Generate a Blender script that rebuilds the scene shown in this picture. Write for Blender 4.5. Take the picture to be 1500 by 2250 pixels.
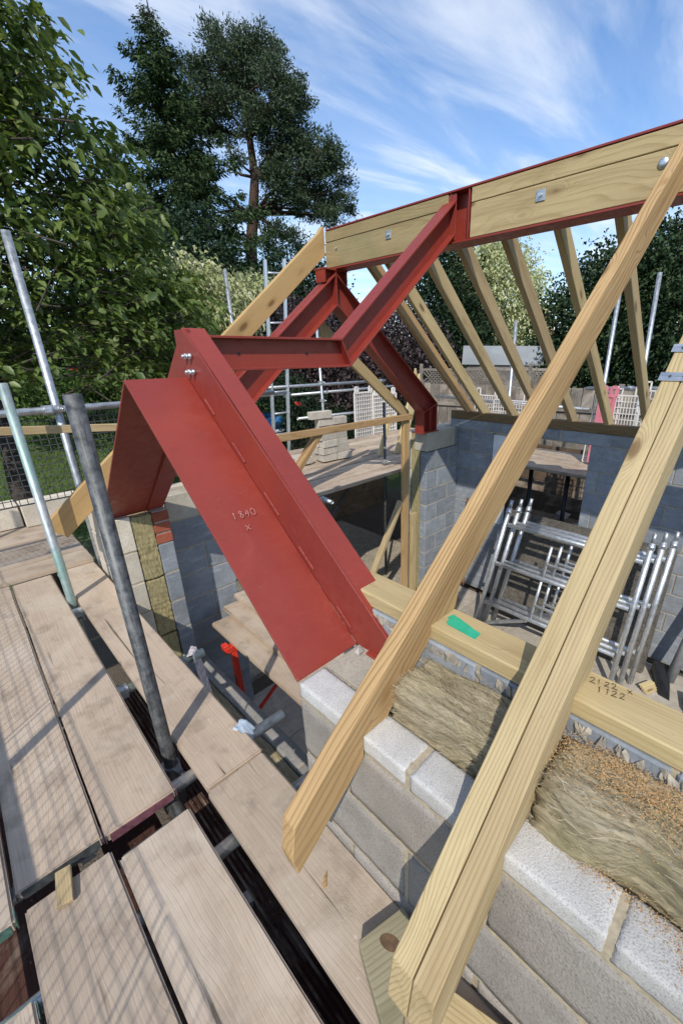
import bpy, bmesh, math, random
import numpy as np
from mathutils import Vector as V, Matrix as M
sc = bpy.context.scene
for _o in list(bpy.data.objects): bpy.data.objects.remove(_o)
COL = sc.collection
rad = math.radians
# ------------------------------------------------------------------ camera
cam = bpy.data.cameras.new('camera'); cam_o = bpy.data.objects.new('camera', cam); COL.objects.link(cam_o)
cam.sensor_fit = 'VERTICAL'; cam.sensor_height = 36.0; cam.sensor_width = 24.0
cam.lens = 36.0*918.12/2250
cam.shift_x = (750-851.85)/2250; cam.shift_y = (1135.77-1125)/2250
cam.clip_start = .02; cam.clip_end = 2000
def cam_axes(pitch, yaw, roll):
    h = V((math.sin(yaw), math.cos(yaw), 0)); r = V((math.cos(yaw), -math.sin(yaw), 0)); z = V((0,0,1))
    f = h*math.cos(pitch)-z*math.sin(pitch); u = z*math.cos(pitch)+h*math.sin(pitch)
    c, s = math.cos(roll), math.sin(roll)
    return r*c+u*s, u*c-r*s, f
cr, cu, cf = cam_axes(rad(21.172), rad(46.851), rad(-.486))
cam_o.matrix_world = M(((cr.x,cu.x,-cf.x,0),(cr.y,cu.y,-cf.y,0),(cr.z,cu.z,-cf.z,1.49),(0,0,0,1)))
sc.camera = cam_o
# ------------------------------------------------------------------ sky + sun
SUN = V((1.0,.78,-1.18)).normalized()
elev = math.asin(-SUN.z); sun_az = math.atan2(-SUN.x, -SUN.y)      # azimuth of the sun, clockwise from +Y
w = bpy.data.worlds.new('World'); sc.world = w; w.use_nodes = True
nt = w.node_tree; nt.nodes.clear()
def nd(t, typ, ins=None, **props):
    n = t.nodes.new(typ)
    for k, v in props.items(): setattr(n, k, v)
    for k, v in (ins or {}).items():
        s = n.inputs[k]
        if isinstance(v, bpy.types.NodeSocket): t.links.new(v, s)
        else: s.default_value = v
    return n
def ramp(t, fac, stops, interp='LINEAR'):
    n = t.nodes.new('ShaderNodeValToRGB'); n.color_ramp.interpolation = interp
    e = n.color_ramp.elements
    while len(e) < len(stops): e.new(.5)
    for i, (p, c) in enumerate(stops):
        e[i].position = p; e[i].color = (c, c, c, 1) if not isinstance(c, tuple) else (*c, 1)
    t.links.new(fac, n.inputs[0]); return n.outputs[0]
def mixc(t, fac, a, b, mode='MIX'):
    n = t.nodes.new('ShaderNodeMix'); n.data_type = 'RGBA'; n.blend_type = mode
    for i, v in ((0, fac), (6, a), (7, b)):
        if isinstance(v, bpy.types.NodeSocket): t.links.new(v, n.inputs[i])
        else: n.inputs[i].default_value = v if i == 0 else ((*v, 1) if len(v) == 3 else v)
    return n.outputs[2]
def mth(t, op, a, b=0.0, c=0.0):
    n = t.nodes.new('ShaderNodeMath'); n.operation = op
    for i, v in enumerate((a, b, c)):
        if isinstance(v, bpy.types.NodeSocket): t.links.new(v, n.inputs[i])
        else: n.inputs[i].default_value = v
    return n.outputs[0]
sky = nd(nt, 'ShaderNodeTexSky', sky_type='NISHITA', sun_disc=False, sun_elevation=elev, sun_rotation=sun_az,
         altitude=50, air_density=1.0, dust_density=.05, ozone_density=5.0)
tc = nd(nt, 'ShaderNodeTexCoord'); sep = nd(nt, 'ShaderNodeSeparateXYZ', {0: tc.outputs['Generated']})
zc = mth(nt, 'MAXIMUM', sep.outputs[2], .04)
px = mth(nt, 'DIVIDE', sep.outputs[0], zc); py = mth(nt, 'DIVIDE', sep.outputs[1], zc)
pl = nd(nt, 'ShaderNodeCombineXYZ', {0: px, 1: py, 2: 0.0})
mp = nd(nt, 'ShaderNodeMapping', {'Vector': pl.outputs[0], 'Location': (3.1, .7, 0), 'Rotation': (0, 0, rad(38)), 'Scale': (.42, 1.35, 1)})
n1 = nd(nt, 'ShaderNodeTexNoise', {'Vector': mp.outputs[0], 'Scale': 1.7, 'Detail': 11.0, 'Roughness': .56, 'Distortion': .45})
mp2 = nd(nt, 'ShaderNodeMapping', {'Vector': pl.outputs[0], 'Location': (1.3, 4.2, 0), 'Scale': (.33, .33, 1)})
n2 = nd(nt, 'ShaderNodeTexNoise', {'Vector': mp2.outputs[0], 'Scale': 1.0, 'Detail': 3.0, 'Roughness': .5})
cl = mth(nt, 'ADD', mth(nt, 'MULTIPLY', n1.outputs[0], .72), mth(nt, 'MULTIPLY', n2.outputs[0], .42))
clf = ramp(nt, cl, [(.47, 0.0), (.58, .28), (.72, .78)], 'LINEAR')
# thin veil nearer the horizon, as on a summer day
veil = ramp(nt, sep.outputs[2], [(0.0, .75), (.22, .50), (.45, .20), (.80, .0)])
fac = mth(nt, 'MAXIMUM', clf, mth(nt, 'MULTIPLY', veil, ramp(nt, n1.outputs[0], [(.3, .4), (.65, 1.0)])))
skyb = nd(nt, 'ShaderNodeHueSaturation', {'Color': sky.outputs[0], 'Saturation': 1.18, 'Value': .90}).outputs[0]
skycol = mixc(nt, fac, skyb, (4.7, 5.0, 5.4))
bg = nd(nt, 'ShaderNodeBackground', {'Color': skycol, 'Strength': .15})
out = nd(nt, 'ShaderNodeOutputWorld', {'Surface': bg.outputs[0]})
sun = bpy.data.lights.new('sun', 'SUN'); sun.energy = 2.75; sun.angle = rad(.53); sun.color = (1, .94, .83)
sun_o = bpy.data.objects.new('sun', sun); COL.objects.link(sun_o); sun_o.rotation_euler = SUN.to_track_quat('-Z', 'Y').to_euler(); sun_o.location = (-5, -4, 8)
sc.view_settings.view_transform = 'Standard'; sc.view_settings.look = 'None'
sc.view_settings.exposure = .55; sc.view_settings.gamma = 1.0; sc.view_settings.use_curve_mapping = False
# ------------------------------------------------------------------ materials
def newmat(name):
    m = bpy.data.materials.new(name); m.use_nodes = True; t = m.node_tree
    b = t.nodes['Principled BSDF']; return m, t, b
def lnk(t, a, b): t.links.new(a, b)
def bump(t, b, h, strength=.4, dist=.01):
    n = nd(t, 'ShaderNodeBump', {'Height': h, 'Strength': strength, 'Distance': dist}); lnk(t, n.outputs[0], b.inputs['Normal'])
def objco(t, loc=None, scale=(1,1,1), off=True):
    c = nd(t, 'ShaderNodeTexCoord'); o = c.outputs['Object']
    if off:
        i = nd(t, 'ShaderNodeObjectInfo'); r = nd(t, 'ShaderNodeVectorMath', {0: (37.1, 11.3, 23.7), 'Scale': i.outputs['Random']}, operation='SCALE')
        o = nd(t, 'ShaderNodeVectorMath', {0: o, 1: r.outputs[0]}, operation='ADD').outputs[0]
    return nd(t, 'ShaderNodeMapping', {'Vector': o, 'Scale': scale}).outputs[0]
def noise(t, v, s, d=4.0, r=.55, dist=0.0): return nd(t, 'ShaderNodeTexNoise', {'Vector': v, 'Scale': s, 'Detail': d, 'Roughness': r, 'Distortion': dist}).outputs[0]
def timber_mat(name, light, dark, contrast=.75, ring=30.0, grey=0.0, rough=.72, knots=True, green=0.0):
    m, t, b = newmat(name)
    c = nd(t, 'ShaderNodeTexCoord').outputs['Object']
    i = nd(t, 'ShaderNodeObjectInfo').outputs['Random']
    r1 = nd(t, 'ShaderNodeVectorMath', {0: (19.0, .31, .23), 'Scale': i}, operation='SCALE').outputs[0]
    c = nd(t, 'ShaderNodeVectorMath', {0: c, 1: r1}, operation='ADD').outputs[0]
    lo = nd(t, 'ShaderNodeMapping', {'Vector': c, 'Scale': (.9, 3.5, 3.5)}).outputs[0]
    wob = nd(t, 'ShaderNodeTexNoise', {'Vector': lo, 'Scale': 1.2, 'Detail': 2.0})
    wv = nd(t, 'ShaderNodeVectorMath', {0: wob.outputs['Color'], 1: (.5, .5, .5)}, operation='SUBTRACT').outputs[0]
    wv = nd(t, 'ShaderNodeVectorMath', {0: wv, 'Scale': .085}, operation='SCALE').outputs[0]
    base = nd(t, 'ShaderNodeMapping', {'Vector': c, 'Location': (0, .05, -.09), 'Scale': (.03, 1, 1)}).outputs[0]
    rv = nd(t, 'ShaderNodeVectorMath', {0: base, 1: wv}, operation='ADD').outputs[0]
    ks = nd(t, 'ShaderNodeMapping', {'Vector': c, 'Scale': (2.3, 6.0, 6.0)}).outputs[0]
    vo = nd(t, 'ShaderNodeTexVoronoi', {'Vector': ks, 'Scale': 1.0, 'Randomness': 1.0}).outputs['Distance']
    if knots:                                        # grain bends round the knots
        kb = ramp(t, vo, [(.0, 1.0), (.30, .0)], 'EASE')
        kv = nd(t, 'ShaderNodeCombineXYZ', {1: mth(t, 'MULTIPLY', kb, .035), 2: mth(t, 'MULTIPLY', kb, .03)}).outputs[0]
        rv = nd(t, 'ShaderNodeVectorMath', {0: rv, 1: kv}, operation='ADD').outputs[0]
    wa = nd(t, 'ShaderNodeTexWave', {'Vector': rv, 'Scale': ring, 'Distortion': 2.6, 'Detail': 3.0, 'Detail Scale': 1.1}, wave_type='RINGS', rings_direction='X', wave_profile='SAW').outputs[1]
    fi = nd(t, 'ShaderNodeMapping', {'Vector': c, 'Scale': (5, 220, 220)}).outputs[0]
    fib = noise(t, fi, 1.0, 3.0)
    lines = mth(t, 'MULTIPLY', ramp(t, wa, [(0.0, 0.0), (.55, .12), (.92, 1.0), (1.0, .35)]), ramp(t, wob.outputs[0], [(.32, .45), (.62, 1.25)]))
    col = mixc(t, mth(t, 'MULTIPLY', lines, contrast), light, dark)
    col = mixc(t, ramp(t, fib, [(.35, .22), (.7, 0.0)]), col, tuple(x*.55 for x in dark))
    bl = noise(t, nd(t, 'ShaderNodeMapping', {'Vector': c, 'Scale': (1.4, 5, 5)}).outputs[0], 1.0, 4.0, .6)
    col = mixc(t, ramp(t, bl, [(.35, 0.0), (.72, .45)]), col, tuple(a*.5+d*.35 for a, d in zip(light, dark)))
    pat = noise(t, nd(t, 'ShaderNodeMapping', {'Vector': c, 'Scale': (.8, 7, 7)}).outputs[0], 1.7, 6.0, .65, .5)
    col = mixc(t, ramp(t, pat, [(.52, 0.0), (.70, .55)]), col, tuple(x*.78 for x in dark))
    col = mixc(t, ramp(t, pat, [(.28, .5), (.44, 0.0)]), col, tuple(min(.8, x*1.22) for x in light))
    flk = noise(t, nd(t, 'ShaderNodeMapping', {'Vector': c, 'Scale': (45, 260, 260)}).outputs[0], 1.0, 2.0)
    col = mixc(t, ramp(t, flk, [(.70, 0.0), (.76, .5)]), col, tuple(x*.35 for x in dark))
    if green: col = mixc(t, ramp(t, noise(t, c, 3.0, 3.0), [(.45, 0.0), (.75, green)]), col, (.20, .21, .11))
    hs = nd(t, 'ShaderNodeHueSaturation', {'Color': col, 'Value': mth(t, 'MULTIPLY_ADD', i, .3, .86), 'Hue': mth(t, 'MULTIPLY_ADD', i, .012, .494)}).outputs[0]
    col = hs
    if knots:
        kn = ramp(t, vo, [(.0, 1.0), (.095, .9), (.13, .25), (.2, 0.0)])
        col = mixc(t, mth(t, 'MULTIPLY', kn, .85), col, (.12, .06, .022))
    lnk(t, col, b.inputs['Base Color']); b.inputs['Roughness'].default_value = rough; b.inputs['Specular IOR Level'].default_value = .25
    bump(t, b, mth(t, 'ADD', mth(t, 'MULTIPLY', lines, -.5), mth(t, 'MULTIPLY', fib, .8)), .35, .0018)
    return m
def board_mat(name, light, dark, sat=0.0):
    m, t, b = newmat(name)
    c = nd(t, 'ShaderNodeTexCoord').outputs['Object']; i = nd(t, 'ShaderNodeObjectInfo').outputs['Random']
    r1 = nd(t, 'ShaderNodeVectorMath', {0: (23.0, .47, .31), 'Scale': i}, operation='SCALE').outputs[0]
    c = nd(t, 'ShaderNodeVectorMath', {0: c, 1: r1}, operation='ADD').outputs[0]
    wv = nd(t, 'ShaderNodeTexNoise', {'Vector': nd(t, 'ShaderNodeMapping', {'Vector': c, 'Scale': (1.1, 4, 4)}).outputs[0], 'Scale': 1.0, 'Detail': 2.0}).outputs['Color']
    wv = nd(t, 'ShaderNodeVectorMath', {0: wv, 'Scale': .11}, operation='SCALE').outputs[0]
    rv = nd(t, 'ShaderNodeVectorMath', {0: nd(t, 'ShaderNodeMapping', {'Vector': c, 'Scale': (.035, 1, 1), 'Location': (0, .03, .06)}).outputs[0], 1: wv}, operation='ADD').outputs[0]
    wa = nd(t, 'ShaderNodeTexWave', {'Vector': rv, 'Scale': 34.0, 'Distortion': 2.0, 'Detail': 2.0}, wave_type='RINGS', rings_direction='X', wave_profile='SAW').outputs[1]
    lines = ramp(t, wa, [(0, 0.0), (.7, .15), (.95, 1.0), (1.0, .3)])
    big = noise(t, nd(t, 'ShaderNodeMapping', {'Vector': c, 'Scale': (1.0, 2.2, 2.2)}).outputs[0], 1.6, 5.0, .6)
    fib = noise(t, nd(t, 'ShaderNodeMapping', {'Vector': c, 'Scale': (4, 160, 160)}).outputs[0], 1.0, 4.0, .6)
    crk = noise(t, nd(t, 'ShaderNodeMapping', {'Vector': c, 'Scale': (1.3, 34, 34)}).outputs[0], 1.0, 3.0, .5, .6)
    col = mixc(t, ramp(t, big, [(.30, 0.0), (.72, 1.0)]), light, dark)
    col = mixc(t, mth(t, 'MULTIPLY', lines, mth(t, 'MULTIPLY', big, .15)), col, tuple(x*.5 for x in dark))
    col = mixc(t, ramp(t, fib, [(.35, .22), (.62, 0.0)]), col, tuple(x*.5 for x in dark))
    ck = ramp(t, crk, [(.285, 1.0), (.325, 0.0)])
    col = mixc(t, mth(t, 'MULTIPLY', ck, .8), col, (.05, .04, .03))
    sp = noise(t, c, 60.0, 2.0); col = mixc(t, ramp(t, sp, [(.70, 0.0), (.76, .5)]), col, (.58, .54, .46))
    st = noise(t, c, 7.0, 5.0, .65); col = mixc(t, ramp(t, st, [(.51, 0.0), (.66, .5)]), col, tuple(x*.5 for x in dark))
    ds = noise(t, c, 2.3, 6.0, .62, .4); col = mixc(t, ramp(t, ds, [(.50, 0.0), (.66, .5)]), col, (.56, .48, .39))
    mu = noise(t, c, 19.0, 4.0, .7); col = mixc(t, ramp(t, mu, [(.68, 0.0), (.74, .55)]), col, tuple(x*.42 for x in dark))
    col = nd(t, 'ShaderNodeHueSaturation', {'Color': col, 'Value': mth(t, 'MULTIPLY_ADD', i, .22, .88)}).outputs[0]
    lnk(t, col, b.inputs['Base Color']); b.inputs['Roughness'].default_value = .85; b.inputs['Specular IOR Level'].default_value = .2
    hgt = mth(t, 'ADD', mth(t, 'MULTIPLY', lines, -.5), mth(t, 'ADD', mth(t, 'MULTIPLY', fib, .6), mth(t, 'MULTIPLY', ck, -1.6)))
    bump(t, b, hgt, .5, .002); return m
def paint_mat(name):
    m, t, b = newmat(name); c = objco(t)
    g = noise(t, c, 2.2, 5.0, .6); s = noise(t, c, 170.0, 2.0); s2 = noise(t, c, 26.0, 5.0, .7)
    col = mixc(t, ramp(t, g, [(.3, 0.0), (.72, 1.0)]), (.205, .023, .0165), (.275, .038, .021))
    col = mixc(t, ramp(t, s, [(.70, 0.0), (.78, .45)]), col, (.42, .20, .16))
    sc2 = noise(t, nd(t, 'ShaderNodeMapping', {'Vector': c, 'Scale': (3, 22, 3)}).outputs[0], 6.0, 4.0, .7)
    col = mixc(t, ramp(t, sc2, [(.66, 0.0), (.80, .35)]), col, (.36, .17, .14))
    col = mixc(t, ramp(t, s2, [(.58, 0.0), (.73, .34)]), col, (.11, .016, .013))
    lnk(t, col, b.inputs['Base Color']); b.inputs['Specular IOR Level'].default_value = .6
    lnk(t, ramp(t, s2, [(.3, .30), (.7, .62)]), b.inputs['Roughness'])
    sw = noise(t, nd(t, 'ShaderNodeMapping', {'Vector': c, 'Rotation': (.4, .9, .3), 'Scale': (3, 30, 3)}).outputs[0], 4.0, 6.0, .75, 1.6)
    col = mixc(t, ramp(t, sw, [(.62, 0.0), (.72, .34)]), col, (.44, .20, .16))
    dr = noise(t, c, 5.5, 6.0, .7, .8); col = mixc(t, ramp(t, dr, [(.56, 0.0), (.72, .32)]), col, (.31, .055, .032))
    lnk(t, col, b.inputs['Base Color'])
    bump(t, b, mth(t, 'ADD', mth(t, 'MULTIPLY', s, .25), mth(t, 'MULTIPLY', g, .9)), .2, .003); return m
def steel_mat(name, c1, c2, rough=.42, metal=.85, tint=None):
    m, t, b = newmat(name); c = objco(t)
    g = noise(t, c, 26.0, 8.0, .7); g2 = noise(t, nd(t, 'ShaderNodeMapping', {'Vector': c, 'Scale': (9, 130, 130)}).outputs[0], 1.0, 4.0, .6)
    col = mixc(t, ramp(t, g, [(.35, 0.0), (.68, 1.0)]), c1, c2)
    col = mixc(t, ramp(t, g2, [(.52, 0.0), (.66, .6)]), col, tuple(x*.45 for x in c1))
    if tint:
        col = mixc(t, ramp(t, noise(t, c, 3.2, 4.0), [(.44, 0.0), (.60, .7)]), col, tint)
    lnk(t, col, b.inputs['Base Color']); b.inputs['Metallic'].default_value = metal
    lnk(t, ramp(t, g, [(.3, rough-.08), (.7, rough+.2)]), b.inputs['Roughness'])
    bump(t, b, g, .15, .002); return m
def block_mat(name, c1, c2, specks=.5, bscale=150.0, bstr=.5, streak=0.0):
    m, t, b = newmat(name); c = objco(t)
    i = nd(t, 'ShaderNodeObjectInfo').outputs['Random']
    g = noise(t, c, 9.0, 6.0, .65); f = noise(t, c, bscale, 3.0, .6); v = nd(t, 'ShaderNodeTexVoronoi', {'Vector': c, 'Scale': bscale*.8}).outputs['Distance']
    col = mixc(t, ramp(t, g, [(.32, 0.0), (.70, 1.0)]), c1, c2)
    col = mixc(t, ramp(t, f, [(.34, specks), (.48, 0.0)]), col, tuple(x*.35 for x in c1))
    col = mixc(t, ramp(t, f, [(.60, 0.0), (.72, specks*.6)]), col, tuple(min(.75, x*1.6) for x in c2))
    if streak:
        s = noise(t, nd(t, 'ShaderNodeMapping', {'Vector': c, 'Rotation': (.3, .5, .4), 'Scale': (5, 5, 26)}).outputs[0], 1.0, 4.0, .6)
        col = mixc(t, ramp(t, s, [(.56, 0.0), (.72, streak)]), col, tuple(min(.7, x*1.7) for x in c2))
    col = nd(t, 'ShaderNodeHueSaturation', {'Color': col, 'Value': mth(t, 'MULTIPLY_ADD', i, .28, .86)}).outputs[0]
    lnk(t, col, b.inputs['Base Color']); b.inputs['Roughness'].default_value = .92; b.inputs['Specular IOR Level'].default_value = .12
    bump(t, b, mth(t, 'ADD', mth(t, 'MULTIPLY', g, .7), mth(t, 'ADD', f, mth(t, 'MULTIPLY', v, .5))), bstr, .0035); return m
def plain(name, col, rough=.6, metal=0.0, var=.25, s=12.0, spec=.3, bs=.15):
    m, t, b = newmat(name); c = objco(t); g = noise(t, c, s, 5.0, .6)
    lnk(t, mixc(t, ramp(t, g, [(.3, 0.0), (.7, 1.0)]), tuple(x*(1-var) for x in col), tuple(min(.95, x*(1+var)) for x in col)), b.inputs['Base Color'])
    b.inputs['Roughness'].default_value = rough; b.inputs['Metallic'].default_value = metal; b.inputs['Specular IOR Level'].default_value = spec
    if bs: bump(t, b, g, bs, .003)
    return m
def leaf_mat(name, c1, c2, c3=None, trans=.35, spec=.25, p3=.8):
    m, t, b = newmat(name)
    g = nd(t, 'ShaderNodeNewGeometry').outputs['Random Per Island']
    stops = [(0.0, c1), (.7, c2)] + ([(p3, c2), (min(1.0, p3+.06), c3)] if c3 else [])
    col = ramp(t, g, stops)
    lnk(t, col, b.inputs['Base Color']); b.inputs['Roughness'].default_value = .5; b.inputs['Specular IOR Level'].default_value = spec
    tr = nd(t, 'ShaderNodeBsdfTranslucent', {'Color': mixc(t, .5, col, (.16, .22, .02), 'ADD') if trans > .3 else col})
    mx = nd(t, 'ShaderNodeMixShader', {0: trans, 1: b.outputs[0], 2: tr.outputs[0]})
    lnk(t, mx.outputs[0], t.nodes['Material Output'].inputs['Surface']); return m
TIM = timber_mat('treated_pine', (.475, .365, .20), (.30, .20, .09), .6, 36.0)
TIM2 = timber_mat('orange_pine', (.50, .335, .165), (.255, .13, .048), .9, 27.0)
TIM3 = timber_mat('pale_pine', (.51, .40, .225), (.33, .225, .105), .8, 38.0)
TIMD = timber_mat('green_treated_pine', (.42, .33, .17), (.27, .195, .085), .5, 34.0, green=.5)
PLY = timber_mat('cream_softwood', (.62, .50, .28), (.44, .32, .15), .5)
BRD = board_mat('weathered_board', (.525, .415, .315), (.40, .312, .235))
BRD2 = board_mat('grey_weathered_board', (.49, .39, .30), (.37, .292, .222))
RED = paint_mat('red_oxide_primer')
GALV = steel_mat('galvanised_steel', (.40, .42, .43), (.62, .64, .66))
GALVD = steel_mat('dull_grey_steel', (.055, .058, .06), (.215, .22, .222), .5, .65)
GALVG = steel_mat('green_stained_steel', (.34, .37, .38), (.52, .55, .56), .45, .6, (.25, .42, .36))
ZINC = steel_mat('bright_zinc', (.55, .58, .62), (.72, .75, .78), .32, .9)
ALU = steel_mat('brushed_aluminium', (.58, .60, .62), (.74, .76, .78), .38, .8)
BLK = block_mat('dense_concrete_block', (.275, .25, .222), (.37, .34, .305), .45, 200, .7)
BLKT = block_mat('pale_concrete_block', (.42, .405, .385), (.56, .545, .525), .5, 300, .4)
BLKC = block_mat('cream_block', (.52, .46, .37), (.66, .60, .50), .25, 110, .5)
BLKG = block_mat('blue_grey_block', (.20, .217, .24), (.285, .305, .332), .18, 90, .3, .35)
BLKP = block_mat('beige_padstone', (.36, .33, .27), (.46, .42, .35), .3, 110, .3)
BRICK = block_mat('red_brick', (.27, .075, .045), (.36, .115, .07), .35, 120, .5)
MOR = plain('mortar', (.40, .34, .245), .95, 0, .22, 60, .1, .5)
MORG = plain('grey_mortar', (.33, .305, .265), .95, 0, .22, 60, .1, .5)
MORP = plain('pale_rough_mortar', (.34, .30, .24), .95, 0, .35, 30, .1, .6)
SLAB = block_mat('speckled_slab', (.085, .08, .07), (.17, .15, .125), .75, 55, .5)
FLOOR = block_mat('dusty_screed', (.30, .265, .22), (.42, .38, .32), .2, 40, .25)
SOIL = block_mat('site_soil', (.10, .075, .05), (.19, .15, .11), .5, 40, .8)
WOODF = board_mat('old_fence_wood', (.17, .12, .085), (.10, .072, .052))
WOODG = board_mat('grey_fence_wood', (.25, .22, .19), (.15, .13, .11))
PLW = plain('white_plastic', (.72, .68, .64), .45, 0, .1, 8, .4, .05)
PINK = plain('pink_plastic', (.66, .22, .27), .5, 0, .15, 8, .4, .05)
WIREM = plain('grey_wire', (.12, .125, .13), .5, .5, .2, 20, .4, 0)
DARK = plain('black_rubber', (.018, .019, .021), .42, 0, .3, 20, .45, .1)
REDP = plain('red_enamel', (.62, .045, .025), .4, 0, .15, 14, .45, .1)
GREENT = plain('green_tape', (.03, .40, .23), .4, 0, .1, 30, .5, .08)
BLUEP = plain('blue_sheet', (.05, .20, .46), .45, 0, .2, 6, .4, .1)
WHITEP = plain('white_sheet', (.66, .68, .70), .5, 0, .15, 6, .3, .1)
CHALK = plain('chalk', (.46, .23, .20), .9, 0, .1, 30, .1, 0)
PENCIL = plain('pencil', (.10, .075, .05), .8, 0, .1, 30, .1, 0)
SAWD = plain('sawdust', (.46, .25, .10), .95, 0, .3, 40, .05, .2)
ROOFG = plain('grey_roof_sheet', (.36, .38, .40), .6, .1, .12, 3, .3, .05)
BARK = block_mat('pine_bark', (.062, .042, .035), (.12, .08, .062), .6, 14, .9)
BARKD = block_mat('dark_bark', (.045, .038, .032), (.085, .07, .06), .6, 16, .9)
LCH = leaf_mat('cherry_leaf', (.06, .105, .022), (.15, .205, .05), (.26, .30, .12), .35, .4)
LSP = leaf_mat('spruce_needles', (.020, .042, .018), (.062, .098, .036), None, .1, .15)
LPI = leaf_mat('pine_needles', (.026, .044, .024), (.075, .105, .055), None, .1, .15)
LDW = leaf_mat('variegated_leaf', (.26, .31, .11), (.50, .51, .27), (.64, .62, .42), .3, .2)
LBE = leaf_mat('copper_leaf', (.028, .018, .020), (.062, .042, .045), (.12, .095, .095), .12, .35)
LYE = leaf_mat('yew_leaf', (.012, .028, .014), (.032, .058, .026), None, .12, .15)
LPA = leaf_mat('cream_leaf', (.38, .43, .18), (.64, .65, .38), (.72, .72, .50), .3, .2)
LDK = leaf_mat('evergreen_leaf', (.014, .032, .014), (.042, .075, .03), (.085, .12, .05), .15, .2)
LGR = leaf_mat('bush_leaf', (.05, .10, .02), (.12, .19, .05), None, .3, .2)
LRO = leaf_mat('rose_petal', (.55, .03, .06), (.65, .06, .05), None, .2, .2)
GRASS = leaf_mat('grass_blade', (.06, .12, .02), (.14, .22, .05), None, .3, .2)
# ------------------------------------------------------------------ object helpers
def link(o): COL.objects.link(o); return o
def setp(o, label=None, cat=None, group=None, kind=None):
    if label: o['label'] = label
    if cat: o['category'] = cat
    if group: o['group'] = group
    if kind: o['kind'] = kind
    return o
def thing(name, label, cat, loc=(0,0,0), group=None):
    o = bpy.data.objects.new(name, None); o.empty_display_size = .1; link(o); o.location = loc
    return setp(o, label, cat, group)
def put(o, parent):
    if parent is not None:
        o.parent = parent
        root, L = parent, V((0,0,0))
        o.matrix_parent_inverse = world_of(parent).inverted()
    return o
_W = {}
def world_of(o):
    m = o.matrix_basis.copy()
    if o.parent is not None: m = world_of(o.parent) @ o.matrix_parent_inverse @ m
    return m
def frame(o, x, z=(0,0,1)):
    x = V(x).normalized(); z = V(z); z = (z-x*z.dot(x)).normalized(); y = z.cross(x)
    m = M((x, y, z)).transposed().to_4x4(); m.translation = V(o); return m
def mk(name, mesh, mat, parent=None, mw=None):
    o = bpy.data.objects.new(name, mesh); link(o)
    if mat is not None and not mesh.materials: mesh.materials.append(mat)
    if mw is not None: o.matrix_basis = mw
    return put(o, parent)
def mesh_bm(bm, bevel=0, seg=1, smooth=False):
    if bevel: bmesh.ops.bevel(bm, geom=list(bm.edges), offset=bevel, segments=seg, affect='EDGES', clamp_overlap=True)
    me = bpy.data.meshes.new('m'); bm.to_mesh(me); bm.free()
    if smooth: me.polygons.foreach_set('use_smooth', [True]*len(me.polygons))
    return me
_boxc = {}
def box_mesh(x0,x1,y0,y1,z0,z1, bevel=0, seg=1, key=None):
    k = (round(x0,4),round(x1,4),round(y0,4),round(y1,4),round(z0,4),round(z1,4),bevel,seg,key)
    if key is not None and k in _boxc: return _boxc[k]
    bm = bmesh.new(); vs = [bm.verts.new((x,y,z)) for z in (z0,z1) for y in (y0,y1) for x in (x0,x1)]
    for f in ((0,2,3,1),(4,5,7,6),(0,1,5,4),(2,6,7,3),(0,4,6,2),(1,3,7,5)): bm.faces.new([vs[i] for i in f])
    me = mesh_bm(bm, bevel, seg)
    if key is not None: _boxc[k] = me
    return me
def bar(name, p0, p1, w, h, mat, parent=None, up=(0,0,1), bevel=.003, seg=1):
    p0, p1 = V(p0), V(p1); L = (p1-p0).length
    return mk(name, box_mesh(0, L, -w/2, w/2, -h/2, h/2, bevel, seg), mat, parent, frame(p0, p1-p0, up))
def prism(name, pts, ext, mat, parent=None, x=(1,0,0), z=(0,0,1), bevel=.0):
    """polygon of world points pushed along ext; local axes follow x (length) and z so the grain runs along the piece"""
    fr = frame(pts[0], x, z); inv = fr.inverted(); ext = V(ext)
    bm = bmesh.new(); a = [bm.verts.new(inv @ V(p)) for p in pts]; b = [bm.verts.new(inv @ (V(p)+ext)) for p in pts]
    bm.faces.new(a); bm.faces.new(b[::-1]); n = len(pts)
    for i in range(n): bm.faces.new((a[i], b[i], b[(i+1)%n], a[(i+1)%n]))
    bmesh.ops.recalc_face_normals(bm, faces=bm.faces)
    return mk(name, mesh_bm(bm, bevel), mat, parent, fr)
def offset_path(path, d):
    """mitred offset of a 2d polyline"""
    out = []; n = len(path)
    for i in range(n):
        dirs = []
        if i > 0: dirs.append((V(path[i])-V(path[i-1])).normalized())
        if i < n-1: dirs.append((V(path[i+1])-V(path[i])).normalized())
        ns = [V((-q.y, q.x)) for q in dirs]
        if len(ns) == 1: out.append(V(path[i])+ns[0]*d)
        else:
            mm = (ns[0]+ns[1]).normalized(); out.append(V(path[i])+mm*(d/mm.dot(ns[0])))
    return out
def plate(name, path, th, plane, at, width, mat, parent=None, bevel=.0015):
    """steel plate bent along a 2d path; plane 'xz' (width along y) or 'yz' (width along x)"""
    q = [V(p) for p in path]; poly = q + offset_path(path, th)[::-1]
    if plane == 'xz': pts = [(p.x, at, p.y) for p in poly]; e = (0, width, 0); xd = (q[-1].x-q[0].x, 0, q[-1].y-q[0].y); zd = (0,1,0)
    else: pts = [(at, p.x, p.y) for p in poly]; e = (width, 0, 0); xd = (0, q[-1].x-q[0].x, q[-1].y-q[0].y); zd = (1,0,0)
    return prism(name, pts, e, mat, parent, xd, zd, bevel)
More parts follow.
